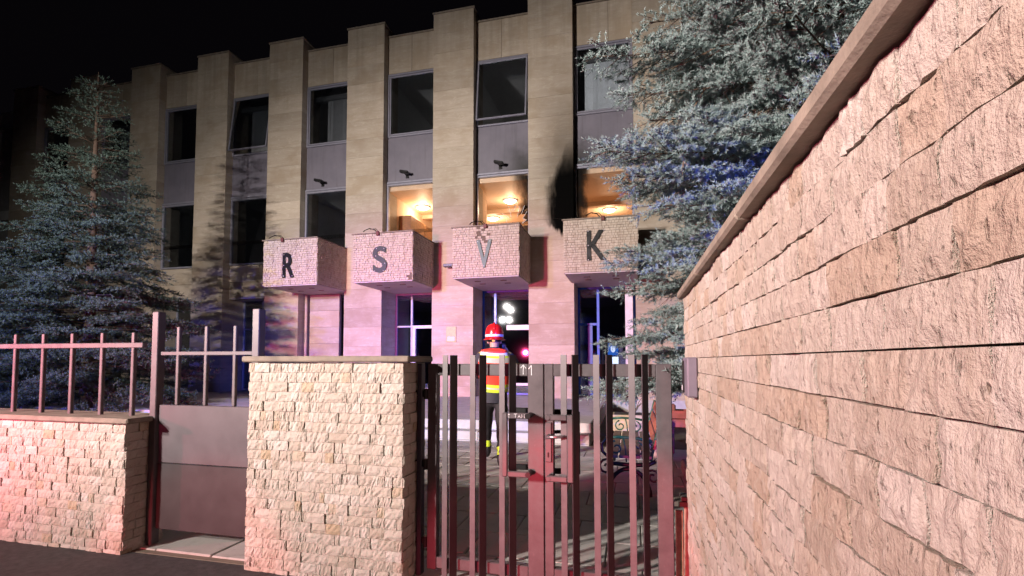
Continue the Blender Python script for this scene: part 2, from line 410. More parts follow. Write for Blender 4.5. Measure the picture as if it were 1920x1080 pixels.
LET = {1: 'R', 2: 'S', 3: 'V', 4: 'K'}
def mosaic(face, x0, x1, z0, z1, y, rgm, missing=()):
    """small split stone tiles, one mesh; face 'f' looks to -Y, 'r' to +X, 'l' to -X"""
    m = MB(); ch = .0655; n = max(1, round((z1 - z0) / ch)); ch = (z1 - z0) / n
    for r in range(n):
        a = x0
        za, zb = z0 + r * ch + .0038, z0 + (r + 1) * ch - .0038
        while a < x1 - .01:
            b = min(x1, a + rgm.choice((.06, .08, .1, .1, .12, .15)))
            if x1 - b < .04: b = x1
            pr = rgm.uniform(.003, .017); cx_, cz_ = (a + b) / 2, (za + zb) / 2
            gone = False
            for (mx, mz, mr, pb) in missing:
                if (cx_ - mx) ** 2 + (cz_ - mz) ** 2 < mr * mr and rgm.random() < pb: gone = True
            if not gone:
                j = [rgm.uniform(-.005, .005) for _ in range(4)]
                P = [(a + .0038, za), (b - .0038, za), (b - .0038, zb), (a + .0038, zb)]
                if face == 'f': o_ = [(px, y - pr + jj, pz) for (px, pz), jj in zip(P, j)]; i_ = [(px, y + .01, pz) for px, pz in P]
                elif face == 'r': o_ = [(y + pr + jj, px, pz) for (px, pz), jj in zip(P, j)]; i_ = [(y - .01, px, pz) for px, pz in P]
                else: o_ = [(y - pr + jj, px, pz) for (px, pz), jj in zip(P, j)]; i_ = [(y + .01, px, pz) for px, pz in P]
                m.poly(o_)
                for k in range(4): m.poly([o_[k], o_[(k + 1) % 4], i_[(k + 1) % 4], i_[k]])
                m.t += [rgm.random()] * 20
            a = b
    return m
rg = random.Random(21)
for i in range(-3, 6):
    xl, xr = pl_x(i) + PW, pl_x(i + 1); xc = (xl + xr) / 2
    burnt = i in (3, 4)
    # parapet
    s = rg.uniform(.4, .6); xm = xl + (xr - xl) * s
    for a, b in ((xl, xm), (xm, xr)):
        MB().cbox(a + .003, b - .003, YW, YW + .2, 10.83, 12.06, .005).build('parapet_slab', M['trav_soot'] if burnt else M['trav'], bld)
    MB().box(xl, xr, YW + .02, YW + .22, 10.82, 12.05).build('parapet_backing', M['joint'], bld)
    MB().cbox(xl - .0, xr + .0, YW - .04, YW + .3, 12.065, 12.11, .008).build('parapet_coping', M['cap'], bld)
    # upper window
    wf = MB(); frame_rect(wf, xl + .005, xr - .005, 8.68, 10.80, YW - .03, YW + .08, .055)
    win = wf.build('upper_window', M['alu'], bld)
    tilt = i in (0, 3)
    th = R_(7.5) if tilt else 0
    sash = MB(); frame_rect(sash, xl + .065, xr - .065, -1.98, 0, -.03, .03, .045)
    so = sash.build('sash', M['alu'], win, loc=(0, YW + (-.02 if tilt else .02), 10.735)); so.rotation_euler = (-th, 0, 0)
    pg = MB().box(xl + .11, xr - .11, -.004, .004, -1.935, -.045).build('pane', M['glass'], win, loc=(0, YW + (-.02 if tilt else .02), 10.735)); pg.rotation_euler = (-th, 0, 0)
    # spandrel and ledge
    MB().cbox(xl + .004, xr - .004, YW + .01, YW + .10, 7.20, 8.675, .006).build('spandrel_panel', M['spandrel_soot'] if burnt else M['spandrel'], bld)
    led = MB().cbox(xl + .002, xr - .002, YW - .05, YW + .09, 7.135, 7.195, .008)
    led.build('window_ledge', M['alu'], bld)
    # lower window
    box_bay = i in LET
    zb = 4.0 if box_bay else 4.75
    lf = MB(); frame_rect(lf, xl + .004, xr - .004, zb, 7.13, YW - .03, YW + .08, .06)
    lw = lf.build('lower_window', M['alu'], bld)
    if i == 3:   # burnt window: pane with a ragged hole low on the right
        ox0, ox1, oz0, oz1 = xl + .065, xr - .065, 4.07, 7.06
        hx, hz = -3.42, 5.55; N = 44; hole = []; outr = []
        rr = random.Random(5)
        for k in range(N):
            a = 2 * math.pi * k / N; rad = rr.uniform(.26, .62) * (1.15 if k % 2 else .8)
            hx_, hz_ = hx + rad * math.cos(a) * .62, hz + rad * math.sin(a) * 1.25
            hole.append((min(max(hx_, ox0 + .03), ox1 - .02), min(max(hz_, oz0 + .03), oz1 - .03)))
            ca, sa = math.cos(a), math.sin(a)
            tx = ((ox1 if ca > 0 else ox0) - hx) / (ca or 1e-9); tz = ((oz1 if sa > 0 else oz0) - hz) / (sa or 1e-9)
            tt = min(tx, tz); outr.append((hx + ca * tt, hz + sa * tt))
        pm = MB(); rim = MB()
        for k in range(N):
            q = (k + 1) % N
            pm.poly([(outr[k][0], YW + .025, outr[k][1]), (outr[q][0], YW + .025, outr[q][1]), (hole[q][0], YW + .025, hole[q][1]), (hole[k][0], YW + .025, hole[k][1])])
            if rr.random() < .55:
                rim.tube([(hole[k][0], YW + .02, hole[k][1]), (hole[q][0], YW + .02, hole[q][1])], .006, 4)
        pm.build('broken_pane', M['glass_soot_v'], lw)
        for k in range(5):
            a = (rr.uniform(-3.9, -3.1), YW + .018, rr.uniform(5.2, 6.1)); b = (a[0] + rr.uniform(-.3, .3), YW + .018, a[2] + rr.uniform(-.25, .3))
            rim.tube([a, b], .004, 4)
        rim.build('broken_glass_edge', plain('glass_edge_glint', (.8, .85, .85), .25), lw)  # white colour paints the glints along broken edges and cracks
    else:
        MB().box(xl + .065, xr - .065, YW + .02, YW + .028, zb + .06, 7.07).build('pane', M['glass_soot_k'] if i == 4 else (M['glass_clear'] if i == 2 else M['glass']), lw)
    # upper blinds
    if i in (0, 1, 4, -2):
        bl = MB(); n = 17; xa, xb = (xl + .55, xr - .05) if i == 1 else ((xl + .45, xr - .1) if i != 4 else (xl + .30, xr - .05))
        for k in range(n):
            xk = xa + (xb - xa) * (k + .5) / n; an = R_(62 if i != 4 else 20) + rg.uniform(-.15, .15); hw = .048
            dx, dy = hw * math.cos(an), hw * math.sin(an)
            bl.poly([(xk - dx, YW + .42 - dy, 8.78), (xk + dx, YW + .42 + dy, 8.78), (xk + dx, YW + .42 + dy, 10.45), (xk - dx, YW + .42 - dy, 10.45)])
        bo = bl.build('vertical_blind', M['slat_pale'] if i == 4 else M['slat'], bld, fix=False); bo['kind'] = 'stuff'
        MB().box(xl, xr, YW + .35, YW + .5, 10.46, 10.62).build('blind_rail', M['dark_int'], bld)
    # spandrel soot-free bays below balcony-less windows: stone apron
    if not box_bay:
        for a, b in ((4.15, 4.74), (3.60, 4.145)):
            MB().cbox(xl + .003, xr - .003, YW, YW + .2, a + .003, b - .003, .005).build('apron_slab', M['trav'], bld)
        MB().box(xl, xr, YW + .015, YW + .22, 3.6, 4.74).build('apron_backing', M['joint'], bld)
        MB().box(xl - .0, xr + .0, YW + .02, YG + .3, 3.56, 3.60).build('soffit', M['soffit'], bld)

# balconies with letters
RGM = random.Random(33)
for i, ch in LET.items():
    xl, xr = pl_x(i) + PW, pl_x(i + 1); bx0, bx1 = xl - .085, xr + .055; Y0 = 13.12; z0, z1 = 3.66, 5.02
    shell = MB()
    shell.box(bx0 + .01, bx1 - .01, Y0 + .01, Y0 + .14, z0, z1); shell.box(bx1 - .14, bx1 - .01, Y0 + .14, YF - .002, z0 + .001, z1 - .001)
    shell.box(bx0 + .01, bx0 + .14, Y0 + .14, YF - .002, z0 + .001, z1 - .001); shell.box(bx0 + .14, bx1 - .14, Y0 + .14, YF - .002, z0 + .002, z0 + .16)
    bal = shell.build('balcony', M['joint_dark'], bld)
    tag(bal, {'R': 'balcony with a black letter R on its stone mosaic front', 'S': 'balcony with a dark grey letter S on its mosaic front',
              'V': 'balcony with a letter V tinted like a greenish reflection and missing tiles above it', 'K': 'balcony with a black letter K beside the spruce'}[ch])
    miss = [(xl + .75, 4.78, .24, .45), (xl + .95, 4.62, .18, .25)] if ch == 'V' else ([(bx1 - .03, z0 + .05, .12, .8)] if ch == 'S' else [])
    f = mosaic('f', bx0, bx1, z0, z1, Y0, RGM, miss).build('mosaic_front', M['mosaic'], bal, fix=False); f['kind'] = 'stuff'
    f = mosaic('r', Y0, YF - .005, z0, z1, bx1, RGM).build('mosaic_side', M['mosaic'], bal, fix=False); f['kind'] = 'stuff'
    f = mosaic('l', Y0, YF - .005, z0, z1, bx0, RGM).build('mosaic_side', M['mosaic'], bal, fix=False); f['kind'] = 'stuff'
    fl = MB(); fl.cbox(bx0 - .045, bx1 + .03, Y0 - .045, Y0 + .15, z1 + .002, z1 + .035, .006); fl.cbox(bx1 - .15, bx1 + .028, Y0 + .15, YF - .004, z1 + .003, z1 + .034, .006)
    fl.cbox(bx0 - .043, bx0 + .15, Y0 + .15, YF - .004, z1 + .003, z1 + .034, .006)
    fl.build('balcony_flashing', M['cap'], bal)
    sf = MB(); sf.box(bx0 + .015, bx1 - .015, Y0 + .02, YF - .004, z0 - .03, z0 - .002); sf.box(xl + .002, xr - .002, YF - .004, YG + .2, z0 - .028, z0 + .05)
    sf.build('soffit', M['soffit'], bal)
    for dx in (.45, 1.2):
        for dy in (.55, 1.05):
            MB().cbox(bx0 + dx, bx0 + dx + .17, Y0 + dy, Y0 + dy + .07, z0 - .044, z0 - .031, .004).build('soffit_vent', M['joint'], bal)
    lm = M['letter'] if ch in 'RK' else plain('letter_plate_' + ch, (.026, .030, .029) if ch == 'S' else (.065, .10, .086), .5, .2, .25, 4)  # greenish tint of V is reflected light put into the letter colour
    lx = {'R': bx0 + .90, 'S': bx0 + .86, 'V': bx0 + .90, 'K': bx0 + .83}[ch]; lz = {'R': 4.24, 'S': 4.27, 'V': 4.27, 'K': 4.33}[ch]
    t = text_obj('letter', ch, 1.0, lm, bal, Matrix.Identity(4), .012, 1)
    me = t.data; xs_ = [v.co.x for v in me.vertices]; ys_ = [v.co.y for v in me.vertices]
    hh = max(ys_) - min(ys_); ww = max(xs_) - min(xs_); H_, W_ = {'R': (.715, .36), 'S': (.715, .40), 'V': (.725, .40), 'K': (.745, .45)}[ch]
    me.transform(Matrix.Diagonal((W_ / ww, H_ / hh, 1, 1)))
    # heavier strokes: push the outline outwards a little along its own normals
    bm = bmesh.new(); bm.from_mesh(me); bmesh.ops.remove_doubles(bm, verts=bm.verts, dist=1e-5); bm.normal_update()
    sh = []
    for v in bm.verts:
        nn = Vector((0, 0, 0))
        for fc in v.link_faces:
            if abs(fc.normal.z) < .5: nn += fc.normal * fc.calc_area() ** 0
        nn.z = 0; sh.append(nn.normalized() * .022 if nn.length > 1e-6 else Vector((0, 0, 0)))
    for v, d in zip(bm.verts, sh): v.co += d
    bm.to_mesh(me); bm.free()
    me.transform(Matrix.Translation((lx, Y0 - .035, lz)) @ UP)
    t['label'] = 'letter ' + ch + ' on the balcony front'
    bolts = {'R': [(-.15, -.32), (.15, -.32), (-.15, .32), (-.15, 0), (.12, .25)], 'S': [(-.15, -.33), (.12, -.33), (-.1, .31), (.13, .30), (.16, -.12), (-.12, .1)],
             'V': [(-.17, .33), (.17, .33), (0, -.33)], 'K': [(-.2, .37), (-.2, 0), (-.2, -.37), (.2, -.37), (.2, .37)]}[ch]
    for (u, v) in bolts:
        b = MB().lathe([(0.0, -.012), (.010, -.008), (.014, 0), (.014, .02)], (0, 0, 0), 8).build('bolt', M['white_alu'], bal); b.data.transform(Matrix.Translation((lx + u, Y0 - .05, lz + v)) @ Matrix.Rotation(R_(-90), 4, 'X'))

# ground floor glazing (set back)
def glaz(name, parts_mat, boxes, parent):
    m = MB()
    for b in boxes: m.cbox(*b, .006)
    return m.build(name, parts_mat, parent)
ZT = 3.60; Y1, Y2 = YG, YG + .07
for i in range(-3, 6):
    xl, xr = pl_x(i) + PW, pl_x(i + 1)
    if i == 5:
        for k in range(6):
            MB().cbox(xl + .003, xr - .003, YF + .10, YF + .3, .30 + k * .55 + .003, .30 + (k + 1) * .55 - .003, .005).build('wall_slab', M['trav'], bld)
        MB().box(xl, xr, YF + .115, YF + .4, .3, 3.62).build('wall_backing', M['joint'], bld); continue
    st = MB()
    gf = MB(); frame_rect(gf, xl + .004, xr - .004, .33, ZT + .03, Y1, Y2, .06)
    if i == 1:
        for k in range(6):
            MB().cbox(xl + .16, xl + 1.28, YF + .42, YF + .52, .32 + k * .55 + .003, .32 + (k + 1) * .55 - .003, .004).build('wall_slab', M['trav'], bld)
        MB().box(xl + .17, xl + 1.27, YF + .44, YF + .6, .32, 3.62).build('wall_backing', M['joint'], bld)
        MB().tube([(xl + .10, YF + .30, .32), (xl + .10, YF + .30, 3.6)], .045, 10).build('drain_pipe', plain('pipe_paint', (.50, .40, .34), .5), bld, smooth=True)
        gf.cbox(xl + 1.30, xl + 1.37, Y1 - .01, Y2, .33, ZT, .006); gf.cbox(xl + 1.36, xr - .06, Y1 + .004, Y2 - .004, 1.98, 2.06, .006)
    elif i == 2:
        gf.cbox(xl + .56, xl + .63, Y1 - .012, Y2 + .01, .39, ZT - .03, .006); gf.cbox(xl + .06, xl + .56, Y1 + .004, Y2 - .004, 2.50, 2.56, .006)
    elif i == 3:
        gf.cbox(xl + .39, xl + .47, Y1 - .012, Y2 + .01, .39, ZT - .03, .006); gf.cbox(xl + .47, xr - .06, Y1 - .004, Y2 - .004, 1.05, 1.11, .006)
    elif i == 4:
        gf.cbox(xl + .57, xl + .65, Y1 - .012, Y2 + .01, .39, ZT - .03, .006)
        gf.cbox(xl + .30, xl + .44, Y1 - .012, Y2 + .01, .39, 2.46, .006); gf.cbox(xl + .06, xl + .57, Y1 + .004, Y2 - .004, 2.46, 2.54, .006)
        MB().cbox(xr - .30, xr - .08, YF + .55, YF + .75, .32, 3.6, .008).build('white_post', M['white_alu'], bld)
    else:
        gf.cbox((xl + xr) / 2 - .035, (xl + xr) / 2 + .035, Y1 - .012, Y2 + .01, .39, ZT - .03, .006); gf.cbox(xl + .06, (xl + xr) / 2 - .035, Y1 + .004, Y2 - .004, 2.5, 2.56, .006)
    go = gf.build('lobby_glazing', plain('blue_frame', (.02, .10, .50), .35) if i in (3, 4) else M['alu'], bld)  # frames of the V and K bays coloured blue
    MB().box(xl + .06, xr - .06, Y1 + .03, Y1 + .038, .39, ZT - .03).build('pane', M['glass_lobby'], go)
    if i == 2:
        df = MB(); frame_rect(df, xl + .635, xr - .065, .40, 2.56, Y1 - .03, Y2 - .0, .10); df.build('door', M['white_alu'], go)
        MB().tube([(xl + .78, Y1 - .09, 1.25), (xl + .78, Y1 - .09, 1.65)], .014, 8).build('door_handle', M['alu'], go)
    if i == 3:
        MB().cbox(xl + .80, xr - .065, Y1 - .03, Y2, 2.36, 2.52, .008).build('door_head', M['white_alu'], go)
        MB().cbox(xl + .80, xr - .065, Y1 - .03, Y2, .62, .70, .008).build('door_rail', M['white_alu'], go)

# shell, rooms
sh = MB()
sh.box(-26, 4.6, 21.0, 21.2, .3, 12.0); sh.box(-26, 4.6, YW + .24, 21.0, 11.2, 11.9)      # back wall, roof
sh.box(-26, -25.8, YW + .3, 21, .3, 11.2); sh.box(4.4, 4.6, YW + .3, 21, .3, 11.2)
sh.box(-25.8, 4.4, YW + .115, 21, 7.22, 7.6); sh.box(-25.8, 4.4, YG + .25, 21, 3.5, 3.9)  # floors
for i in range(-3, 7):
    x0 = pl_x(i); sh.box(x0 + .3, x0 + 1.0, YG + .02, 21, 7.6, 11.2)
for i in (-3, -2, -1, 0, 1): sh.box(pl_x(i) + .3, pl_x(i) + 1.0, YG + .02, 21, 3.9, 7.22)
sh.build('room_partition', plain('office_wall_paint', (.62, .62, .62), .85, 0, .08), bld)
lb = MB(); lb.box(-25.7, 4.3, 20.0, 20.1, .32, 3.5); lb.box(-25.7, 4.3, YG + .25, 20, 3.44, 3.49); lb.build('lobby_wall', M['lobby'], bld)
# lit hall behind S, V, K windows
xL, xR, yB, zC = -7.68, 1.44, 20.2, 6.93
hw = MB(); hw.box(xL - .1, xL, YW + .1, yB, 3.9, zC); hw.box(xR, xR + .1, YW + .1, yB, 3.9, zC); hw.box(xL, xR, yB, yB + .1, 3.9, zC)
hw.box(xL, xR, YW + .12, yB, 3.9, 3.98)
hw.build('hall_wall', M['hall_wall'], bld)
hc = MB(); hc.box(xL - .1, xR + .1, YW + .1, yB + .1, zC, zC + .2); hc.box(xL, xR, 17.9, 18.15, zC - .14, zC); hc.build('hall_ceiling', M['hall_ceil'], bld)
for k in range(3):
    MB().cbox(xL + .001, xL + .45, 15.9 + k * 1.25, 17.1 + k * 1.25, 3.98, 6.35 - k * .02, .01).build('wall_cabinet', M['wood_cab'], bld)
# window reveals, lit
for i in (2, 3, 4):
    xl, xr = pl_x(i) + PW, pl_x(i + 1)
    MB().box(xl - .02, xl - .002, YG + .05, YG + .5, 3.98, zC - .01).build('window_reveal', M['hall_wall'], bld)

# ceiling lamps (things)
def ceiling_lamp(x, y, label, power):
    r = root('ceiling_lamp', (x, y, zC), label, 'ceiling lamp', 'dome lamps in the lit hall')
    MB().lathe([(.26, 0), (.26, -.03), (.22, -.035)], (0, 0, 0), 20).build('lamp_rim', M['white_alu'], r, True, True)
    MB().lathe([(.225, -.03), (.20, -.07), (.14, -.10), (.06, -.115), (0.001, -.12)], (0, 0, 0), 20).build('diffuser', M['lamp_glow'], r, True, True)
    l = bpy.data.lights.new('ceiling_lamp_light', 'POINT'); l.energy = power * .72; l.color = (1.0, .68, .42); l.shadow_soft_size = .12
    o = link(bpy.data.objects.new('ceiling_lamp_light', l)); o.parent = r; o.location = (0, 0, -.3)
ceiling_lamp(-7.22, 16.9, 'glowing dome lamp on the hall ceiling behind the S balcony', 120)
ceiling_lamp(-5.15, 18.9, 'glowing dome lamp low behind the cracked window over the V balcony', 110)
ceiling_lamp(-4.0, 16.95, 'yellowish dome lamp behind the sooty right half of the broken window', 60)
ceiling_lamp(-.74, 18.9, 'glowing dome lamp just above the K balcony beside spruce branches', 110)

# floodlights under spandrels etc.
def wall_floodlight(x, z, y, label):
    r = root('wall_floodlight', (x, y, z), label, 'floodlight', 'small black floodlights under the grey panels')
    MB().tube([(0, 0, 0), (0, -.14, .02), (.03, -.22, .04)], .014, 6).build('bracket', M['blackmetal'], r, True)
    h = MB().cbox(-.15, .15, -.36, -.20, .02, .10, .02).build('lamp_head', M['blackmetal'], r, True); h.data.transform(Matrix.Rotation(R_(14), 4, 'Y'))
    MB().cbox(-.05, .05, -.03, .0, -.05, .05, .006).build('wall_plate', M['blackmetal'], r, True)
wall_floodlight(-10.05, 7.33, YW + .005, 'small black floodlight on the grey panel above the R balcony')
wall_floodlight(-6.95, 7.33, YW + .005, 'small black floodlight on the grey panel above the S balcony')
wall_floodlight(-3.85, 7.33, YW + .005, 'small black floodlight on the sooty grey panel above the V balcony')
wall_floodlight(-.65, 7.33, YW + .005, 'small black floodlight on the panel above the K balcony beside the spruce')
for x, nm in ((-10.15, 'R'), (-7.0, 'S'), (-3.82, 'V'), (-.72, 'K')):
    r = root('letter_lamp', (x, 13.10, 5.05), 'bent wire lamp clipped to the top edge above the letter ' + nm, 'lamp', 'lamps above the balcony letters')
    MB().tube([(-.02, .06, 0), (-.10, .05, .10), (-.24, 0, .13), (-.34, -.06, .07), (-.38, -.1, .02)], .013, 6).build('lamp_arm', M['blackmetal'], r, True)
    MB().tube([(.05, .05, 0), (-.06, .03, .12), (-.22, -.02, .10)], .009, 6).build('cable', M['blackmetal'], r, True)
    MB().cbox(.0, .09, -.07, .0, -.10, .02, .01).build('clamp', plain('red_clamp', (.12, .03, .03), .6), r, True)
r = root('security_camera', (-5.28, YF - .002, 4.22), 'dark security camera on the pillar left of the V balcony', 'camera')
MB().tube([(0, 0, .02), (-.02, -.16, .02)], .02, 6).build('bracket', M['blackmetal'], r, True)
MB().cbox(-.20, .12, -.34, -.14, .0, .09, .02).build('camera_body', plain('camera_grey', (.10, .10, .11), .4), r, True)
r = root('brass_plaque', (-5.32, YF - .004, 2.2), 'pale brass plaque with a light blue foot on the entrance pillar', 'plaque')
MB().cbox(-.16, .16, -.02, 0, -.24, .24, .004).build('plate', plain('brass_plate', (.34, .30, .15), .5, .2, .3, 9), r, True)
MB().cbox(-.11, .11, -.026, -.021, -.20, -.08, .001).build('blue_field', plain('plaque_blue', (.35, .45, .65), .4), r, True)
for x, nm in ((-8.05, 'S'), (-4.92, 'V')):
    r = root('pillar_bracket', (x, YF - .003, 5.30), 'rusty metal bracket on a white patch of the pillar left of the %s balcony' % nm, 'bracket')
    MB().cbox(-.07, .07, -.012, 0, -.22, .20, .003).build('patch', plain('patch_white', (.58, .54, .46), .8), r, True)
    MB().tube([(0, -.01, .1), (.02, -.05, .12), (.0, -.06, -.12)], .018, 6).build('hook', M['blackmetal'], r, True)

# vending machine in the lobby
v = root('vending_machine', (-.52, 16.25, .32), 'dark drinks vending machine with a bright blue shield screen inside the lobby', 'vending machine')
MB().cbox(-.42, .36, .0, .7, 0, 1.85, .02).build('cabinet', plain('machine_black', (.02, .02, .024), .35), v, True)
MB().cbox(-.21, .11, -.015, -.002, 1.24, 1.62, .004).build('blue_screen', emit('screen_blue', (.02, .16, .55), 1.6), v, True)
MB().cbox(-.21, .11, -.015, -.002, .98, 1.20, .004).build('white_screen', emit('screen_white', (.9, .95, 1.), 3.2), v, True)
MB().cbox(.14, .24, -.012, -.002, .98, 1.6, .004).build('keypad_strip', plain('keypad', (.5, .5, .52), .4), v, True)
sp = MB(); sp.poly([(-.12, -.02, 1.52), (.02, -.02, 1.52), (.02, -.02, 1.40), (-.01, -.02, 1.35), (-.05, -.02, 1.33), (-.09, -.02, 1.35), (-.12, -.02, 1.40)])
sp.build('shield_emblem', emit('emblem_white', (.9, .95, 1.), 2.2), v, True)
for k in range(2):
    sq = MB()
    for ex, ez in ((0, .0), (0, .045), (0, .09)): sq.box(-.13 + k * .13, -.05 + k * .13, -.02, -.012, .28 + ez, .30 + ez)
    sq.box(-.13 + k * .13, -.11 + k * .13, -.021, -.012, .30, .37); sq.build('lit_panel', emit('panel_white', (.7, .85, 1.), 1.5), v, True)
r = root('cup_bin', (-.18, 16.15, .32), 'pale cylindrical cup bin beside the vending machine', 'bin')
MB().lathe([(.09, .85), (.11, .88), (.115, 1.1), (.10, 1.13), (.0, 1.13)], (0, 0, 0), 16).build('bin_drum', plain('bin_paint', (.5, .46, .52), .4), r, True, True)
MB().tube([(0, 0, .02), (0, 0, .86)], .03, 8).build('stand', M['blackmetal'], r, True)
MB().lathe([(.0, .0), (.16, .0), (.16, .02), (.0, .025)], (0, 0, 0), 16).build('base_plate', M['blackmetal'], r, True)

# ================================================================== stone walls at the street
def rough_brick(seed, nx=6, nz=4, amp=.008):
    rr = random.Random(seed); m = MB(); g_ = {}
    for a in range(nx):
        for b in range(nz):
            edge = a in (0, nx - 1) or b in (0, nz - 1)
            y = (rr.uniform(-.003, .004) if edge else rr.uniform(-amp, amp * .25))
            g_[a, b] = len(m.v); m.v.append((a / (nx - 1) - .5, y, b / (nz - 1) - .5))
    for a in range(nx - 1):
        for b in range(nz - 1):
            m.f.append((g_[a, b], g_[a + 1, b], g_[a + 1, b + 1], g_[a, b + 1])); m.m.append(0)
    loop = [(a, 0) for a in range(nx)] + [(nx - 1, b) for b in range(1, nz)] + [(a, nz - 1) for a in range(nx - 2, -1, -1)] + [(0, b) for b in range(nz - 2, 0, -1)]
    bk = []
    for k in loop:
        x, y, z = m.v[g_[k]]; bk.append(len(m.v)); m.v.append((x, .045, z))
    for q in range(len(loop)):
        q2 = (q + 1) % len(loop); m.f.append((g_[loop[q2]], g_[loop[q]], bk[q], bk[q2])); m.m.append(0)
    return m
def brick_lib(mat, n, seed, **kw):
    out = []
    for k in range(n):
        b = rough_brick(seed + k, **kw); me = bpy.data.meshes.new('stone_brick'); me.from_pydata(b.v, [], b.f); me.materials.append(mat); out.append((me, b))
    return out
LIB1 = brick_lib(M['split'], 24, 100, amp=.007); LIB2 = brick_lib(M['split_fine'], 24, 300, nx=7, amp=.0045)
def lay(parent, origin, rz, L, H, ch, widths, lib, seed, limit=10 ** 9, order=None, proud=.012, gap=.0035, twist=1.):
    """courses of split stone on a face: local x along the face, face looks to local -Y"""
    rr = random.Random(seed); n = round(H / ch); ch = H / n; items = []
    for c in range(n):
        x = 0.; 
        while x < L - 1e-4:
            wd = rr.choice(widths) * rr.uniform(.85, 1.15)
            if L - (x + wd) < .035: wd = L - x
            items.append((x, wd, c * ch, ch, rr.randrange(len(lib)), rr.uniform(-proud, .003), rr.uniform(-.02, .02) * twist)); x += wd
    if order: items.sort(key=order)
    Rm = Matrix.Rotation(rz, 4, 'Z'); rest = MB()
    for k, (x, wd, z, h, li, pr, tw) in enumerate(items):
        loc = Vector(origin) + Rm @ Vector((x + wd / 2, pr, 0)) + Vector((0, 0, z + h / 2))
        sc = (wd - gap, 1, h - gap)
        if k < limit:
            o = link(bpy.data.objects.new('stone_brick', lib[li][0])); o.location = loc; o.rotation_euler = (tw * .5, tw * .3, rz + tw); o.scale = sc
            o.parent = parent; o.matrix_parent_inverse = Matrix.Translation(-WT[parent.name])
        else:
            mt = Matrix.Translation(loc) @ Rm @ Matrix.Diagonal((*sc, 1)); b = len(rest.v)
            rest.v += [tuple(mt @ Vector(v)) for v in lib[li][1].v]; rest.t += [rr.random()] * len(lib[li][1].v); rest.f += [tuple(b + i for i in f) for f in lib[li][1].f]; rest.m += [0] * len(lib[li][1].f)
    return rest
CH = .0645
def pier(name, x0, x1, y0, y1, top, label, seed, side=True, limit=300):
    r = root(name, ((x0 + x1) / 2, (y0 + y1) / 2, -.05), label, 'stone wall')
    MB().box(x0 + .022, x1 - .022, y0 + .022, y1 - .022, -.05, top).build('wall_core', M['mortar'], r)
    rest = lay(r, (x0, y0, -.05), 0, x1 - x0, top + .05, CH, (.04, .05, .06, .07, .085, .10, .12), LIB1, seed, limit, None, .010, .0016, .6)
    if rest.v: rest.build('stone_bricks', M['split'], r, fix=False)['kind'] = 'stuff'
    if side:
        rest = lay(r, (x1, y0, -.05), R_(90), y1 - y0, top + .05, CH, (.08, .10, .14), LIB1, seed + 1, 0)
        rest.build('stone_bricks', M['split'], r, fix=False)['kind'] = 'stuff'
        rest = lay(r, (x0, y1, -.05), R_(-90), y1 - y0, top + .05, CH, (.08, .10, .14), LIB1, seed + 2, 0)
        rest.build('stone_bricks', M['split'], r, fix=False)['kind'] = 'stuff'
    MB().cbox(x0 - .045, x1 + .05, y0 - .035, y1 + .04, top + .004, top + .044, .009).build('coping', M['cap'], r)
    return r
pier('stone_pier', -2.55, -1.40, 2.99, 3.32, 1.386, 'low cream stone pier left of the metal gate, under a flat coping', 500)
lw_ = pier('stone_wall', -6.4, -3.62, 2.99, 3.32, .93, 'low cream split stone wall with a railing at far left beyond the side gate', 600, True, 300)
for k in range(9): MB().cbox(-6.3 + k * .315, -6.3 + k * .315 + .03, 3.14, 3.17, .96, 1.62, .004).build('railing_bar', M['gate'], lw_)
MB().cbox(-6.35, -3.66, 3.135, 3.175, 1.50, 1.54, .004).build('railing_rail', M['gate'], lw_)

# tall wall on the right, its face looks to -X
rw = root('tall_stone_wall', (.6, 1.4, -.05), 'tall cream stone wall on the right with a sloping-looking brown coping', 'stone wall')
xw, yA, yZ, TOP = .285, -1.2, 3.02, 1.745
MB().box(xw + .022, 1.15, yA, yZ - .022, -.05, TOP).build('wall_core', M['mortar'], rw)
def front_first(it):
    return 0 if (yZ - it[0]) > .45 and True and it[2] > .2 else 1
rest = lay(rw, (xw, yZ, -.05), R_(-90), yZ - .35, TOP + .05, .0665, (.07, .09, .11, .13, .16, .20), LIB2, 700, 300, front_first, .004, .0026, .25)
if rest.v: rest.build('stone_bricks', M['split_fine'], rw, fix=False)['kind'] = 'stuff'
rest = lay(rw, (xw, .35, -.05), R_(-90), .35 - yA, TOP + .05, .0665, (.08, .11, .14, .18), LIB2, 720, 0, None, .004, .0026, .25)
rest.build('stone_bricks', M['split_fine'], rw, fix=False)['kind'] = 'stuff'
rest = lay(rw, (1.15, yZ, -.05), R_(180), 1.15 - xw, TOP + .05, .0665, (.14, .20, .26), LIB2, 730, 0, None, .005, .0018)
rest.build('stone_bricks', M['split_fine'], rw, fix=False)['kind'] = 'stuff'
for k in range(5):
    a = yA + k * (yZ + .04 - yA) / 5; b = yA + (k + 1) * (yZ + .04 - yA) / 5
    MB().cbox(xw - .035, 1.19, a + .002, b - .002, TOP + .004, TOP + .042, .008).build('coping', M['cap'], rw)
ic = root('intercom_panel', (xw - .004, 2.52, 1.30), 'small purple-grey intercom panel on the tall right wall', 'intercom')
MB().cbox(-.045, 0, -.10, .10, -.065, .115, .006).build('housing', plain('intercom_grey', (.20, .17, .22), .4, .3), ic, True)
MB().cbox(-.050, -.044, .035, .09, -.05, .10, .004).build('speaker_grille', M['blackmetal'], ic, True)
MB().cbox(-.054, -.051, .05, .075, -.04, -.015, .002).build('call_button', M['white_alu'], ic, True)

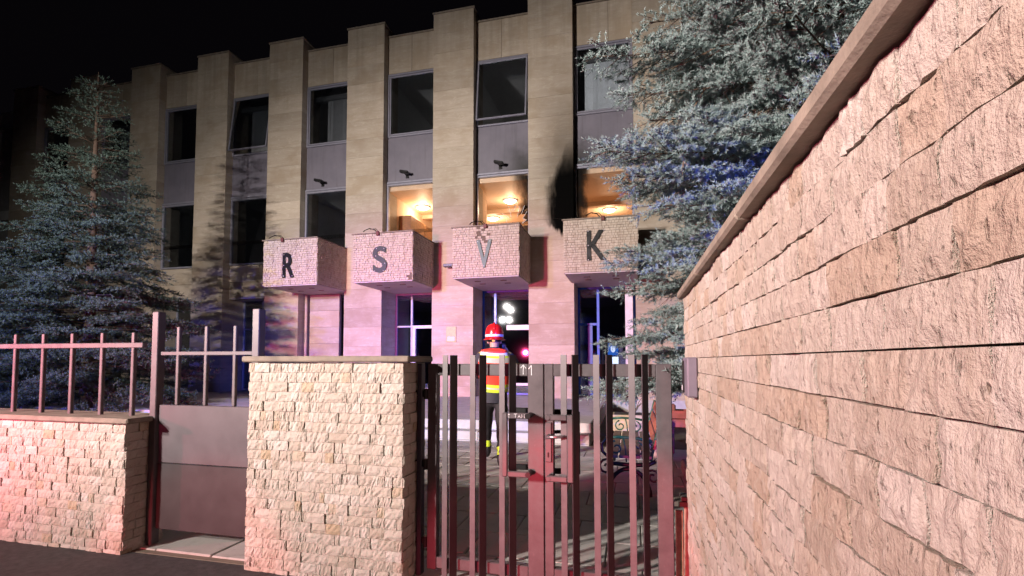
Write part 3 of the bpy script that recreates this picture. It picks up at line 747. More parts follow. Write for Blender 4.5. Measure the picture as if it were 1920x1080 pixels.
# ================================================================== gate leaves
GY = 3.20
CHALK = plain('white_chalk', (.75, .74, .78), .9)
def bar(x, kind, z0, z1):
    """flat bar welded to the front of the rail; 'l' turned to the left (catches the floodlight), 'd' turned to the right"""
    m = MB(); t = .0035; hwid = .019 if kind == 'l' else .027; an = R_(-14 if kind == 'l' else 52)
    c, s = math.cos(an), math.sin(an); P = []
    for u, v in ((-hwid, -t), (hwid, -t), (hwid, t), (-hwid, t)):
        P.append((x + u * c - v * s, GY - .062 + u * s + v * c))
    for k in range(4):
        q = (k + 1) % 4; m.poly([(*P[k], z0), (*P[q], z0), (*P[q], z1), (*P[k], z1)])
    m.poly([(*p, z1) for p in P]); m.poly([(*p, z0) for p in P][::-1]); return m
def leaf(label, xa, xb, wl, wr, bars, inner):
    r = root('gate_leaf', ((xa + xb) / 2, GY, .05), label, 'gate', 'double metal gate')
    MB().cbox(xa, xa + wl, GY - .03, GY + .03, .05, 1.38, .004).build('stile', M['gate'], r)
    MB().cbox(xb - wr, xb, GY - .03, GY + .03, .05, 1.38, .004).build('stile', M['gate'], r)
    MB().cbox(xa + wl, xb - wr, GY - .028, GY + .028, 1.302, 1.379, .004).build('top_rail', M['gate'], r)
    MB().cbox(xa + wl, xb - wr, GY - .028, GY + .028, .06, .13, .004).build('bottom_rail', M['gate'], r)
    for x, k in bars: bar(x, k, .03, 1.435).build('bar', M['gate'] if k == 'l' else M['gate_shaded'], r)
    return r
L = leaf('left leaf of the dark metal gate, with a chalk arrow and number on its rail', -1.31, -.537, .065, .10,
         [(-1.175, 'l'), (-1.118, 'd'), (-.988, 'l'), (-.922, 'd'), (-.795, 'l'), (-.728, 'd')], 1)
Rr = leaf('right leaf of the dark metal gate, with the lever handle and lock plate', -.531, .222, .055, .088,
          [(-.407, 'l'), (-.337, 'd'), (-.21, 'l'), (-.135, 'd'), (-.005, 'l'), (.07, 'd')], -1)
def pull(parent, xo, xi, z0, z1, blackends):
    """square U-shaped pull handle of flat bar standing off the stile"""
    y0, y1 = GY - .125, GY - .10; t = .036
    h = MB(); xs = sorted((xo, xi))
    h.cbox(min(xo, xo + math.copysign(t, xi - xo)), max(xo, xo + math.copysign(t, xi - xo)), y0, y1, z0, z1, .006)
    a = xo + math.copysign(t, xi - xo)
    for z in (z0, z1 - t): h.cbox(min(a, xi), max(a, xi), y0 + .001, y1 - .001, z, z + t, .006)
    hd = h.build('pull_handle', M['gate'], parent)
    for z in (z0 + t / 2, z1 - t / 2):
        MB().tube([(xi - math.copysign(.012, xi - xo), y1 - .028, z), (xi - math.copysign(.012, xi - xo), GY - .028, z)], .017 if blackends else .013, 12).build('standoff', M['blackmetal'] if blackends else M['gate'], hd, smooth=False)
    # the twin on the yard side
    b = MB(); b.cbox(xs[0], xs[1], GY + .10, GY + .12, z1 - t + .012, z1 + .012, .004); b.cbox(xs[0], xs[1], GY + .10, GY + .12, z0, z0 + t, .004)
    b.cbox(xo - .016, xo + .016, GY + .121, GY + .135, z0, z1, .004); b.build('inner_pull_handle', M['blackmetal'], parent)
pull(L, -.783, -.607, .69, 1.08, True); pull(Rr, -.345, -.508, .675, 1.075, False)
MB().cbox(-.527, -.487, GY - .040, GY - .0305, .775, 1.02, .004).build('lock_plate', M['gate'], Rr)
MB().cbox(-.512, -.503, GY - .043, GY - .0395, .805, .835, .002).build('keyhole', M['blackmetal'], Rr)
lv = MB(); lv.tube([(-.507, GY - .04, .935), (-.507, GY - .085, .935)], .012, 10); lv.tube([(-.518, GY - .085, .933), (-.45, GY - .088, .938), (-.395, GY - .085, .942)], [.012, .010, .008], 10)
lv.build('lever_handle', plain('handle_steel', (.22, .20, .22), .3, .7), Rr, smooth=True)
lv = MB(); lv.tube([(-.507, GY + .03, .945), (-.507, GY + .085, .945), (-.40, GY + .085, .95)], .011, 10); lv.build('inner_lever_handle', M['blackmetal'], Rr)
# chalk writing
def chalk(body, x, y, z, size, parent, xs=.85):
    m = Matrix.Translation((x, y, z)) @ UP
    text_obj('chalk_writing', body, size, CHALK, parent, m, .0004, xs)
def chalk_strokes(strokes, x, y, z, parent, rad=.0032):
    m = MB()
    for s in strokes: m.tube([(x + a, y, z + b) for a, b in s], rad, 5)
    m.build('chalk_writing', CHALK, parent)
chalk_strokes([[(0, -.03), (0, .028)], [(-.016, .010), (0, .030), (.017, .008)], [(.052, -.035), (.052, .026)], [(.034, .004), (.052, .027)]], -.665, GY - .0295, 1.343, L)
chalk_strokes([[(0, -.012), (0, .012)], [(-.005, .006), (0, .012), (.005, .006)],
               [(.03, .012), (.052, .013)], [(.041, .012), (.040, -.012)],
               [(.056, -.012), (.063, .010), (.071, -.012)], [(.059, -.004), (.068, -.004)],
               [(.078, -.012), (.080, .011), (.087, -.003), (.095, .011), (.097, -.012)]], -.735, GY - .126, 1.062, L, .0018)
# hinges on the pier
for z in (.22, .72, 1.18):
    h = MB(); h.cbox(-1.43, -1.30, GY - .012, GY + .012, z - .022, z + .022, .004); h.tube([(-1.325, GY - .02, z - .035), (-1.325, GY - .02, z + .035)], .016, 8)
    h.build('hinge', M['blackmetal'], L)
h = MB(); h.cbox(-1.385, -1.352, GY - .03, GY + .03, .0, 1.38, .004); h.build('hinge_post', plain('post_dark_blue', (.03, .027, .045), .5), L)
# narrow side gate left of the pier
sg = root('side_gate', (-3.1, GY, 0), 'narrow grey sheet-metal side gate left of the stone pier', 'gate')
for x in (-3.58, -2.66): MB().cbox(x - .03, x + .03, GY - .035, GY + .035, 0, 1.78, .005).build('gate_post', M['gate'], sg)
MB().cbox(-3.54, -2.70, GY - .012, GY + .012, .62, 1.06, .004).build('sheet_panel', plain('panel_grey', (.085, .07, .08), .5, .1), sg)
MB().cbox(-3.54, -2.70, GY - .013, GY + .013, .12, .615, .004).build('sheet_panel', plain('panel_dark', (.035, .03, .033), .5, .1), sg)
for x in (-3.38, -3.12, -2.86): MB().cbox(x - .014, x + .014, GY - .014, GY + .014, 1.061, 1.66, .004).build('bar', M['gate'], sg)
MB().cbox(-3.54, -2.70, GY - .015, GY + .015, 1.44, 1.47, .004).build('rail', M['gate'], sg)

# ================================================================== yard furniture
IRON = plain('bench_iron', (.012, .016, .014), .45, .4); GREEN = plain('green_iron', (.012, .085, .055), .4, .2)
SLAT = plain('bench_seat_wood', (.16, .125, .10), .7, 0, .3, 14, .3); BACK = plain('bench_back_wood', (.34, .10, .06), .6, 0, .25, 14, .3)
bn = root('park_bench', (-.27, 5.45, 0), 'park bench with scrolled iron ends and wooden slats behind the right gate leaf', 'bench')
def spiral(c, r0, r1, a0, a1, y, n=16):
    return [(c[0] + (r0 + (r1 - r0) * k / n) * math.cos(a0 + (a1 - a0) * k / n), y, c[1] + (r0 + (r1 - r0) * k / n) * math.sin(a0 + (a1 - a0) * k / n)) for k in range(n + 1)]
for y in (.03, 1.87):
    e = MB()
    e.tube([(.10 + .21 * math.cos(a) + .12, y, .02 + .27 * math.sin(a)) for a in [math.pi * k / 14 for k in range(15)]], .022, 8)
    e.tube([(.02, y, .40), (.06, y, .34), (.24, y, .33), (.42, y, .34), (.49, y, .38)], .022, 8)
    e.tube(spiral((.0, .30), .085, .02, R_(60), R_(60 + 460), y), .013, 6); e.tube(spiral((.46, .22), .07, .02, R_(120), R_(-300), y), .012, 6)
    e.tube([(.02, y, .40), (-.045, y, .46), (-.05, y, .54), (.0, y, .60)], .016, 8)
    e.build('end_frame', IRON, bn, True, True)
    a = MB(); a.tube([(.0, y, .60), (.12, y, .612), (.32, y, .60), (.46, y, .575)], .016, 8)
    a.tube([(.44, y, .38), (.475, y, .55), (.535, y, .76), (.56, y, .86)], .016, 8); a.build('armrest', GREEN, bn, True, True)
    d = MB(); d.tube(spiral((.10, .50), .075, .018, R_(100), R_(100 + 420), y), .010, 6); d.tube(spiral((.30, .49), .08, .018, R_(80), R_(80 - 420), y), .010, 6)
    d.tube([(.17, y, .60), (.19, y, .5), (.20, y, .36)], .009, 6); d.build('scroll', GREEN, bn, True, True)
for k in range(4): MB().cbox(.015 + k * .112, .115 + k * .112, .0, 1.9, .40, .43, .006).build('seat_slat', SLAT, bn, True)
for k in range(3):
    o = MB().cbox(-.012, .012, .0, 1.9, 0, .10, .005).build('back_slat', BACK, bn, True); o.location = (.475 + k * .033, 0, .50 + k * .125); o.rotation_euler = (0, R_(15), 0)

pt = root('stone_planter', (.02, 8.0, 0), 'low cream stone planter behind the bench beside the steps', 'planter')
MB().cbox(-.34, .36, -.22, .24, .0, .60, .02).build('basin', plain('planter_stone', (.46, .37, .27), .8, 0, .15, 9, .4), pt, True)
MB().box(-.29, .31, -.17, .19, .601, .606).build('earth', M['soil'], pt, True)
tw = MB(); rr = random.Random(8)
for k in range(9):
    a = rr.uniform(0, 6.28); h = rr.uniform(.12, .3); tw.tube([(0, 0, .6), (math.cos(a) * h * .4, math.sin(a) * h * .4, .6 + h * .7), (math.cos(a) * h * .7, math.sin(a) * h * .7, .6 + h)], [.008, .006, .003], 5)
tw.build('dry_stems', plain('dry_stem', (.10, .08, .06), .8), pt, True)
tr = root('flower_trough', (1.05, 8.3, 0), 'red wooden flower trough by the kerb, seen between gate and right wall', 'planter')
RED = plain('trough_red', (.26, .06, .05), .6, 0, .2, 10)
for sx in (-.55, .45): MB().cbox(sx, sx + .10, -.12, .12, .0, .52, .01).build('leg', RED, tr, True)
for k in range(2): MB().cbox(-.62, .62, -.15, -.12, .40 + k * .13, .52 + k * .13, .008).build('board', RED, tr, True)
for k in range(2): MB().cbox(-.62, .62, .12, .15, .40 + k * .13, .52 + k * .13, .008).build('board', RED, tr, True)
MB().box(-.6, .6, -.118, .118, .42, .62).build('earth', M['soil'], tr, True)
for k in range(3): MB().cbox(-.55 + k * .4, -.42 + k * .4, -.09, .07, .62, .74, .02).build('flower_pot', plain('pot_brick', (.20, .07, .05), .8), tr, True)
bs = root('board_stack', (.42, 3.42, 0), 'stack of weathered boards leaning behind the end of the right wall', 'boards')
rr = random.Random(3)
for k in range(7):
    o = MB().cbox(-.022, .022, -.012, .012, .0, .50 + rr.uniform(-.05, .02), .003).build('board', plain('board_wood', (.36 - .03 * (k % 3), .25 - .03 * (k % 2), .17), .8, 0, .3, 20), bs, True)
    o.location = (-.15 + k * .046, rr.uniform(-.02, .02), 0); o.rotation_euler = (rr.uniform(-.04, .01), rr.uniform(-.02, .02), 0)
MB().cbox(-.18, .18, -.06, .06, .505, .535, .004).build('top_board', plain('dark_board', (.11, .09, .08), .8), bs, True)
MB().cbox(-.14, .16, -.05, .07, .537, .562, .004).build('top_board', plain('dark_old_board', (.09, .08, .075), .8), bs, True)
ks = root('kerb_stones', (.95, 5.9, 0), 'row of pale kerb stones beside the courtyard behind the right wall', 'kerb')
for k in range(4): MB().cbox(-.36 + .0, -.10, -1.2 + k * .6, -.62 + k * .6, -.02, .13, .02).build('kerb_stone', M['cap'], ks, True)

# ================================================================== firefighter
def firefighter():
    ff = root('person', (-1.80, 6.68, 0), 'firefighter in a red helmet and red and yellow vest, seen from behind through the gate', 'person', rz=R_(14.6))
    J = {}
    pts = [('pelvis', (0, 0, .93), .150, .120), ('waist', (0, .01, 1.08), .150, .115), ('chest', (0, .01, 1.30), .180, .125), ('upper', (0, -.01, 1.46), .150, .10),
           ('neck', (0, .0, 1.555), .060, .060), ('jaw', (0, .03, 1.62), .070, .080), ('skull', (0, .03, 1.72), .078, .092), ('crown', (0, .03, 1.775), .055, .065),
           ('shL', (-.205, -.01, 1.465), .072, .072), ('elL', (-.255, .07, 1.21), .055, .055), ('wrL', (-.15, .29, 1.16), .040, .036), ('paL', (-.10, .36, 1.18), .036, .020),
           ('shR', (.205, -.01, 1.465), .072, .072), ('elR', (.355, .10, 1.265), .055, .055), ('wrR', (.20, .17, 1.47), .040, .036), ('paR', (.155, .165, 1.55), .036, .020),
           ('hipL', (-.095, .02, .86), .098, .105), ('knL', (-.10, .26, .49), .068, .072), ('anL', (-.10, .37, .11), .050, .055), ('toL', (-.11, .52, .045), .042, .038),
           ('hipR', (.095, -.02, .86), .098, .105), ('knR', (.095, -.14, .48), .068, .072), ('anR', (.09, -.37, .11), .050, .055), ('toR', (.10, -.22, .045), .042, .038)]
    ed = [('pelvis', 'waist'), ('waist', 'chest'), ('chest', 'upper'), ('upper', 'neck'), ('neck', 'jaw'), ('jaw', 'skull'), ('skull', 'crown'),
          ('upper', 'shL'), ('shL', 'elL'), ('elL', 'wrL'), ('wrL', 'paL'), ('upper', 'shR'), ('shR', 'elR'), ('elR', 'wrR'), ('wrR', 'paR'),
          ('pelvis', 'hipL'), ('hipL', 'knL'), ('knL', 'anL'), ('anL', 'toL'), ('pelvis', 'hipR'), ('hipR', 'knR'), ('knR', 'anR'), ('anR', 'toR')]
    # fingers: right hand closed round the radio, left hand lightly curled
    def fing(base, pal, dirs, L_, nm):
        p = Vector(pal)
        for k, (off, ln) in enumerate(L_):
            q0 = p + Vector(off); q1 = q0 + Vector(dirs[0]) * ln * .55; q2 = q1 + Vector(dirs[1]) * ln * .45
            for s, q in (('a', q0), ('b', q1), ('c', q2)): pts.append((nm + s + str(k), tuple(q), .0095, .0095))
            ed.extend([(base, nm + 'a' + str(k)), (nm + 'a' + str(k), nm + 'b' + str(k)), (nm + 'b' + str(k), nm + 'c' + str(k))])
    fing('paR', (.15, .165, 1.56), [(-.2, .35, .9), (-.8, .2, .3)], [((.0, .035, .02), .07), ((.0, .013, .028), .08), ((.0, -.010, .026), .075), ((.0, -.032, .018), .06), ((-.03, .03, -.02), .05)], 'fr')
    fing('paL', (-.09, .37, 1.18), [(.5, .8, .1), (.6, .3, -.5)], [((.0, .02, .032), .07), ((.01, .025, .010), .08), ((.01, .025, -.012), .075), ((.0, .02, -.033), .06), ((.03, -.01, .03), .05)], 'fl')
    ix = {p[0]: k for k, p in enumerate(pts)}
    me = bpy.data.meshes.new('body'); me.from_pydata([p[1] for p in pts], [(ix[a], ix[b]) for a, b in ed], [])
    o = link(bpy.data.objects.new('body_tmp', me)); md = o.modifiers.new('skin', 'SKIN'); md.use_smooth_shade = True
    for k, p in enumerate(pts): me.skin_vertices[0].data[k].radius = (p[2], p[3])
    me.skin_vertices[0].data[0].use_root = True
    sb = o.modifiers.new('sub', 'SUBSURF'); sb.levels = 2; sb.render_levels = 2
    dg = bpy.context.evaluated_depsgraph_get(); dg.update()
    bm_ = bpy.data.meshes.new_from_object(o.evaluated_get(dg)); bpy.data.objects.remove(o); bm_.name = 'body'
    # wrinkled cloth
    nm = [v.normal.copy() for v in bm_.vertices]
    for v, n in zip(bm_.vertices, nm):
        z = v.co.z
        if .1 < z < 1.5:
            wv = math.sin(z * 34 + v.co.x * 19 + math.sin(v.co.y * 23) * 2) * math.sin(v.co.x * 31 + z * 11)
            v.co += n * .0065 * wv
    navy = plain('navy_jacket', (.025, .027, .042), .75, 0, .3, 18, .4); trou = plain('black_trousers', (.010, .010, .013), .7, 0, .3, 18, .4)
    skin = plain('skin', (.42, .24, .18), .55); boot = plain('boot_leather', (.02, .02, .023), .5); lime = plain('lime_reflective', (.55, .75, .04), .5, 0, .08); glove = plain('glove', (.03, .028, .028), .7)
    gold = plain('yellow_patch', (.50, .38, .10), .6)
    for q in (navy, trou, skin, boot, lime, gold): bm_.materials.append(q)
    for f in bm_.polygons:
        c = f.center; i = 0
        if c.z < .20: i = 3
        elif c.z < .30: i = 4 if (.205 < c.z < .24 or .255 < c.z < .295) else 1
        elif c.z < .90: i = 1
        if c.z > 1.545 and abs(c.x) < .12: i = 2
        if (c - Vector((.15, .17, 1.59))).length < .105 and c.x > .08 and c.z > 1.49: i = 2
        if c.y > .31 and c.z > 1.0: i = 2
        if 1.30 < c.z < 1.36 and c.x > .24: i = 5
        if c.z > 1.50 and .12 < abs(c.x) < .22 and c.y < .05: i = 5
        f.material_index = i; f.use_smooth = True
    b = link(bpy.data.objects.new('body', bm_)); put(b, ff, True)
    # ears, nose
    for sx in (-1, 1): MB().lathe([(.001, -.03), (.014, -.02), (.018, 0), (.012, .025), (.001, .032)], (sx * .083, .025, 1.655), 8).build('ear', skin, ff, True, True)
    MB().lathe([(.001, .02), (.010, .0), (.016, -.025), (.001, -.035)], (0, .125, 1.66), 8).build('nose', skin, ff, True, True)
    fd = plain('face_dark', (.06, .03, .03), .4)
    for sx in (-1, 1): MB().lathe([(.001, -.010), (.012, 0), (.001, .010)], (sx * .032, .112, 1.69), 8).build('eye', fd, ff, True)
    MB().box(-.025, .025, .104, .111, 1.604, 1.612).build('mouth', fd, ff, True)
    # jacket skirt and collar
    jk = MB(); rings = [(.84, .178, .142), (.90, .176, .140), (.98, .172, .138), (1.06, .168, .134)]
    for k in range(len(rings)):
        z, a, bq = rings[k]
        for t in range(24):
            an = 2 * math.pi * t / 24; wv = 1 + .025 * math.sin(an * 5 + z * 20); jk.v.append((a * wv * math.cos(an), .005 + bq * wv * math.sin(an), z))
    for k in range(len(rings) - 1):
        for t in range(24): jk.f.append((k * 24 + t, k * 24 + (t + 1) % 24, (k + 1) * 24 + (t + 1) % 24, (k + 1) * 24 + t)); jk.m.append(0)
    jk.build('jacket_hem', navy, ff, True, True)
    MB().lathe([(.085, -.02), (.088, .02), (.078, .055), (.072, .05)], (0, .005, 1.525), 20).build('collar', navy, ff, True, True)
    # vest: rings with coloured bands
    silver = plain('silver_tape', (.55, .56, .58), .4, .2); redv = plain('vest_red', (.80, .05, .025), .6, 0, .06); whit = plain('vest_white', (.62, .60, .60), .6)
    Z = [.985, 1.005, 1.025, 1.045, 1.065, 1.085, 1.19, 1.205, 1.30, 1.355, 1.375, 1.44, 1.47, 1.51, 1.535]
    Cc = [4, 4, 6, 4, 4, 7, 7, 7, 7, 7, 6, 4, 8, 7]
    def ell(z):
        t = (z - .98) / .56
        a = .185 + .052 * min(1, t * 1.6) if t < .75 else .237 - .05 * (t - .75) / .25
        bq = .140 + .022 * min(1, t * 1.5) if t < .7 else .162 - .035 * (t - .7) / .3
        return a, bq
    vs = MB(); n = 40
    for z in Z:
        a, bq = ell(z)
        for t in range(n):
            an = 2 * math.pi * t / n; wv = 1 + .014 * math.sin(an * 7 + z * 17) + .01 * math.sin(an * 3 - z * 25); cx_ = math.copysign(abs(math.cos(an)) ** .8, math.cos(an)); sy_ = math.copysign(abs(math.sin(an)) ** .85, math.sin(an))
            vs.v.append((a * wv * cx_, .003 + bq * wv * sy_, z + .012 * math.sin(an * 2 + 1)))
    mats = [navy, trou, skin, boot, lime, gold, silver, redv, whit]
    for k in range(len(Z) - 1):
        for t in range(n):
            an = 2 * math.pi * (t + .5) / n
            if abs(math.cos(an)) > .90 and Z[k] > 1.24: continue            # arm holes
            vs.f.append((k * n + t, k * n + (t + 1) % n, (k + 1) * n + (t + 1) % n, (k + 1) * n + t)); vs.m.append(Cc[k])
    vs.build('vest', mats, ff, True, True)
    yoke = MB()
    a, bq = ell(1.535)
    for sx in (-1, 1): yoke.poly([(sx * .07, -.10, 1.545), (sx * .155, -.10, 1.535), (sx * .15, .02, 1.553), (sx * .15, .09, 1.53), (sx * .075, .09, 1.55), (sx * .07, .0, 1.565)])
    yoke.poly([(-.155, -.118, 1.53), (.155, -.118, 1.53), (.07, -.085, 1.562), (-.07, -.085, 1.562)])
    yoke.build('vest_shoulders', redv, ff, True)
    # helmet
    hm = MB(); prof = [(.128, -.055), (.131, -.03), (.132, .0), (.128, .045), (.115, .09), (.090, .122), (.05, .142), (.001, .148)]
    hm.lathe(prof, (0, .02, 1.755), 28, 0, .93, 1.10)
    hm.tube([(0, .02 + .15 * math.cos(a) * .98, 1.755 + .152 * math.sin(a)) for a in [math.pi * (.12 + .76 * k / 10) for k in range(11)]], .014, 8)
    h = hm.build('helmet', plain('helmet_red', (.70, .012, .015), .25, 0, .05), ff, True, True)
    def sub(m, nm, mt, sm=True):
        q = m.build(nm, mt, None, True, sm); q.parent = h; return q
    sub(MB().lathe([(.128, -.060), (.148, -.062), (.162, -.072), (.150, -.078), (.126, -.070)], (0, .02, 1.755), 28, 0, .93, 1.12), 'brim', plain('helmet_brim_red', (.55, .01, .012), .3))
    sub(MB().lathe([(.1325, -.035), (.1345, -.033), (.1345, -.005), (.1325, -.003)], (0, .02, 1.755), 28, 0, .93, 1.10), 'reflective_band', plain('band_white', (.75, .72, .74), .4))
    sub(MB().cbox(-.028, .012, -.135, -.118, 1.648, 1.682, .006), 'adjuster_knob', plain('knob_yellow', (.75, .45, .08), .4), False)
    sub(MB().lathe([(.104, -.10), (.108, -.06)], (0, .02, 1.755), 24, 0, .93, 1.08), 'liner', M['blackmetal'])
    rd = root('radio_handset', (0, 0, 0), 'dark radio handset held to the right side of the firefighter face', 'radio')
    rd.location = Matrix.Rotation(R_(14.6), 4, 'Z') @ Vector((.125, .17, 1.50)) + Vector((-1.80, 6.68, 0)); rd.rotation_euler = (0, 0, R_(14.6)); 
    MB().cbox(-.024, .024, -.018, .018, .0, .14, .006).build('handset_body', M['blackmetal'], rd, True)
    MB().tube([(.012, 0, .14), (.012, 0, .22)], .006, 6).build('antenna', M['blackmetal'], rd, True)
    MB().cbox(-.018, .018, -.021, -.0185, .08, .12, .002).build('display', plain('handset_grey', (.18, .18, .2), .4), rd, True)
firefighter()

# ================================================================== spruces
def needle_mat(name, c0, c1, c2):
    m = NT(name); p = m.pos(); n1 = m.noise(p, 1.6, 4); n2 = m.noise(p, 25, 3)
    col = m.ramp(n1, [(.3, c0), (.55, c1), (.75, c2)]); col = m.mix(m.math('MULTIPLY', n2, .5), col, c2)
    m.col(col); m.rough(.55); m.b.inputs['Specular IOR Level'].default_value = .35
    return m.mat
NEED = needle_mat('blue_spruce_needles', (.13, .185, .17), (.19, .262, .255), (.265, .335, .34))
NEED2 = needle_mat('dark_spruce_needles', (.035, .06, .047), (.055, .09, .075), (.08, .12, .105))  # darker needle tones for the young spruce
BARK = plain('spruce_bark', (.085, .055, .04), .9, 0, .4, 18, .8); TWIG = plain('dead_twig', (.20, .125, .075), .85, 0, .25, 20)

def build_needles(name, P, D, Ln, mat, parent, N, nl, nw, seed):
    rs = np.random.RandomState(seed); P = np.array(P); D = np.array(D); Ln = np.array(Ln); S = len(P)
    D /= np.linalg.norm(D, axis=1)[:, None]
    ref = np.where(np.abs(D[:, 2:3]) < .9, np.array([[0, 0, 1.]]), np.array([[1., 0, 0]]))
    A = np.cross(D, ref); A /= np.linalg.norm(A, axis=1)[:, None]; B = np.cross(D, A)
    k = np.arange(N); s = (k + rs.rand(S, N)) / N; an = k * 2.39996 + rs.rand(S, 1) * 6.28 + rs.uniform(-.3, .3, (S, N))
    rad = np.cos(an)[..., None] * A[:, None] + np.sin(an)[..., None] * B[:, None]
    base = P[:, None] + D[:, None] * (s * Ln[:, None])[..., None]
    lean = .35 + .75 * s ** 2
    nd = rad + D[:, None] * lean[..., None] + np.array([0, 0, .25]); nd /= np.linalg.norm(nd, axis=2)[..., None]
    ln = nl * rs.uniform(.8, 1.2, (S, N)) * (1 - .25 * s)
    tip = base + nd * ln[..., None]
    side = np.cross(nd, D[:, None] + rs.uniform(-.4, .4, (S, N, 3))); side /= np.linalg.norm(side, axis=2)[..., None] + 1e-9
    V = np.stack([base - side * nw, base + side * nw, tip], 2).reshape(-1, 3)
    nt = S * N; me = bpy.data.meshes.new(name); me.vertices.add(nt * 3); me.vertices.foreach_set('co', V.astype(np.float32).ravel())
    me.loops.add(nt * 3); me.loops.foreach_set('vertex_index', np.arange(nt * 3, dtype=np.int32))
    me.polygons.add(nt); me.polygons.foreach_set('loop_start', np.arange(0, nt * 3, 3, dtype=np.int32)); me.polygons.foreach_set('loop_total', np.full(nt, 3, dtype=np.int32))
    me.update(calc_edges=True); me.materials.append(mat)
    o = link(bpy.data.objects.new(name, me)); return put(o, parent, True)

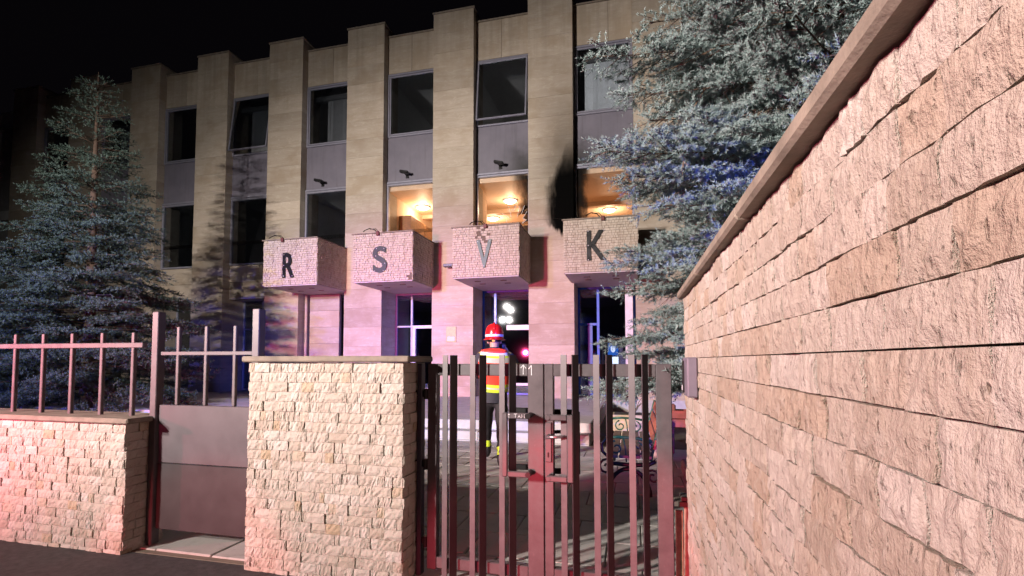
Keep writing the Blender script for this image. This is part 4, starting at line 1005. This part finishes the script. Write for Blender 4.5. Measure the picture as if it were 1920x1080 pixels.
def spruce(name, loc, label, H, z_first, Rz, seed, focus, fine=1.0, mat=None, N=26, nl=.023, nw=.0019, twigs=0):
    """Rz(z): crown radius; focus(az): 0..1 how densely branches on that side are built"""
    rr = random.Random(seed); t = root(name, loc, label, 'tree')
    tb = MB(); tb.tube([(0, 0, -.1), (.02, .01, H * .25), (-.02, .02, H * .55), (0, 0, H * .8), (0, 0, H)], [H * .017, H * .014, H * .010, H * .005, .012], 10)
    tb.build('trunk', BARK, t, True, True)
    P, D, Ln = [], [], []; wood = MB(); dead = MB(); ZU = Vector((0, 0, 1))
    def shoot(p, d, l): P.append(tuple(p)); D.append(tuple(d)); Ln.append(l)
    z = z_first
    while z < H - .2:
        nb = 7 if z < H * .7 else 5; a0 = rr.uniform(0, 6.28)
        for k in range(nb):
            az = a0 + k * 6.283 / nb + rr.uniform(-.25, .25); fo = focus(az, z)
            if fo <= 0: continue
            L_ = Rz(z) * rr.uniform(.78, 1.08); zb = z + rr.uniform(-.14, .14)
            out = Vector((math.cos(az), math.sin(az), 0)); lat = Vector((-out.y, out.x, 0))
            rise = rr.uniform(-.02, .16) + .35 * max(0, z / H - .4); dr = rr.uniform(.22, .40) * (1.1 - z / H); bend = rr.uniform(-.10, .10)
            def pt(u): return out * (L_ * u) + lat * (bend * L_ * u * u) + ZU * (zb + L_ * (rise * u - dr * u * u + dr * .42 * u ** 4))
            pts = [pt(u / 8) for u in range(9)]
            wood.tube(pts, [max(.006, .016 * L_ * .55 * (1 - u / 8.4)) for u in range(9)], 5, cap=False)
            u = .20; step = .062 / fine / L_ / fo
            sd = 1
            while u < 1.0:
                p = pt(u); tg = (pt(min(1, u + .03)) - pt(u - .03)).normalized(); sd = -sd
                ls = min(.95, (.14 + .36 * L_ * (1 - u) ** .85) * rr.uniform(.7, 1.15))
                if u < .3: ls *= .6
                d = (tg * rr.uniform(.65, .95) + lat * sd * rr.uniform(.75, 1.0) + ZU * rr.uniform(-.38, .10)).normalized()
                q = p; n = max(2, int(ls / (.056 / fine))); sl = ls / n; s2 = 1; dd = d.copy(); qs = [p.copy()]
                side = dd.cross(ZU).normalized()
                for j in range(n):
                    dd = (dd + ZU * rr.uniform(-.05, .055) + tg * .03).normalized(); q = q + dd * sl; qs.append(q.copy()); s2 = -s2
                    if j * sl < .06 and u < .6: continue
                    l = rr.uniform(.085, .15) / fine ** .5 * (1.2 if j < n * .5 else 1.)
                    shoot(q, dd * .75 + side * s2 * rr.uniform(.5, .8) + ZU * rr.uniform(-.25, .35), l)
                    if rr.random() < .38: shoot(q, dd * .5 + ZU * rr.choice((-.9, -.7, .8)) + side * rr.uniform(-.4, .4), l * .8)
                    if ls > .38 and j % 2 == 0:      # side twig carrying three shoots
                        d3 = (dd * .6 + side * s2 * .75 + ZU * rr.uniform(-.35, .15)).normalized(); l3 = ls * .30 * (1 - j / n) + .06
                        q3 = q + d3 * l3; s3 = side.cross(d3).normalized()
                        for e in (.5, 1.):
                            w3 = q + d3 * l3 * e
                            shoot(w3, d3 + side * .5 * rr.uniform(-1, 1) + ZU * rr.uniform(-.2, .4), rr.uniform(.06, .10) / fine ** .5)
                            shoot(w3, d3 * .5 + tg * .6 * rr.choice((-1, 1)) + ZU * rr.uniform(-.1, .3), rr.uniform(.05, .09) / fine ** .5)
                shoot(q, dd, rr.uniform(.09, .13) / fine ** .5)
                if rr.random() < .6: wood.tube([qs[0], qs[len(qs) // 2], qs[-1]], [.006, .004, .002], 3, cap=False)
                if rr.random() < .7: shoot(p, tg * .7 + ZU * rr.uniform(.2, .7) + lat * rr.uniform(-.3, .3), rr.uniform(.07, .1) / fine ** .5)
                u += step * rr.uniform(.7, 1.3)
            shoot(pt(.98), (pt(1.) - pt(.95)), .15)
            if twigs and z < 5.5:
                for _ in range(int(twigs * fo)):
                    u0 = rr.uniform(.12, .75); p = pt(u0); a = rr.choice((-1, 1)); d = (out * rr.uniform(.3, 1) + lat * a * rr.uniform(.2, .9) + ZU * rr.uniform(-.7, -.05)).normalized(); l = rr.uniform(.25, .75)
                    m1 = p + d * l * .5 + ZU * rr.uniform(-.04, .04); e1 = p + d * l + ZU * rr.uniform(-.02, .12)
                    dead.tube([p, m1, e1], [.0055, .004, .002], 3, cap=False)
                    for __ in range(2):
                        v = rr.uniform(.3, .9); b_ = p.lerp(e1, v); dead.tube([b_, b_ + (d + lat * rr.uniform(-.9, .9) + ZU * rr.uniform(-.5, .2)).normalized() * l * .35], [.003, .0015], 3, cap=False)
        z += (.195 if z < H * .6 else .26) / fine ** .4 * rr.uniform(.85, 1.15)
    wood.build('branches', BARK, t, True, fix=False)['kind'] = 'stuff'
    if dead.v: dead.build('bare_twigs', TWIG, t, True, fix=False)['kind'] = 'stuff'
    c = build_needles('crown', P, D, Ln, mat, t, N, nl, nw, seed); c['kind'] = 'stuff'
    return t

def focus_right(az, z):
    # towards the gate and the camera: fine; far side: sparse
    d = math.cos(az - R_(222))
    k = .4 if z > 6.4 else 1.0
    return k * (1.0 if d > .1 else (.5 if d > -.45 else .22))
def R_right(z):
    if z < 2.35: return 3.15
    if z < 3.25: return 2.8
    return 3.15 - .10 * (z - 2) if z < 4.6 else max(.2, 2.9 * (10.4 - z) / 5.8)
spruce('blue_spruce', (2.6, 5.7, 0), 'large blue spruce with drooping branches behind the right wall', 10.2, 1.55, R_right, 77, focus_right, 1.0, NEED, 20, .037, .0048, 7)
def R_left(z): return max(.2, 2.5 * (1 - max(0, z - 2.) / 6.6))
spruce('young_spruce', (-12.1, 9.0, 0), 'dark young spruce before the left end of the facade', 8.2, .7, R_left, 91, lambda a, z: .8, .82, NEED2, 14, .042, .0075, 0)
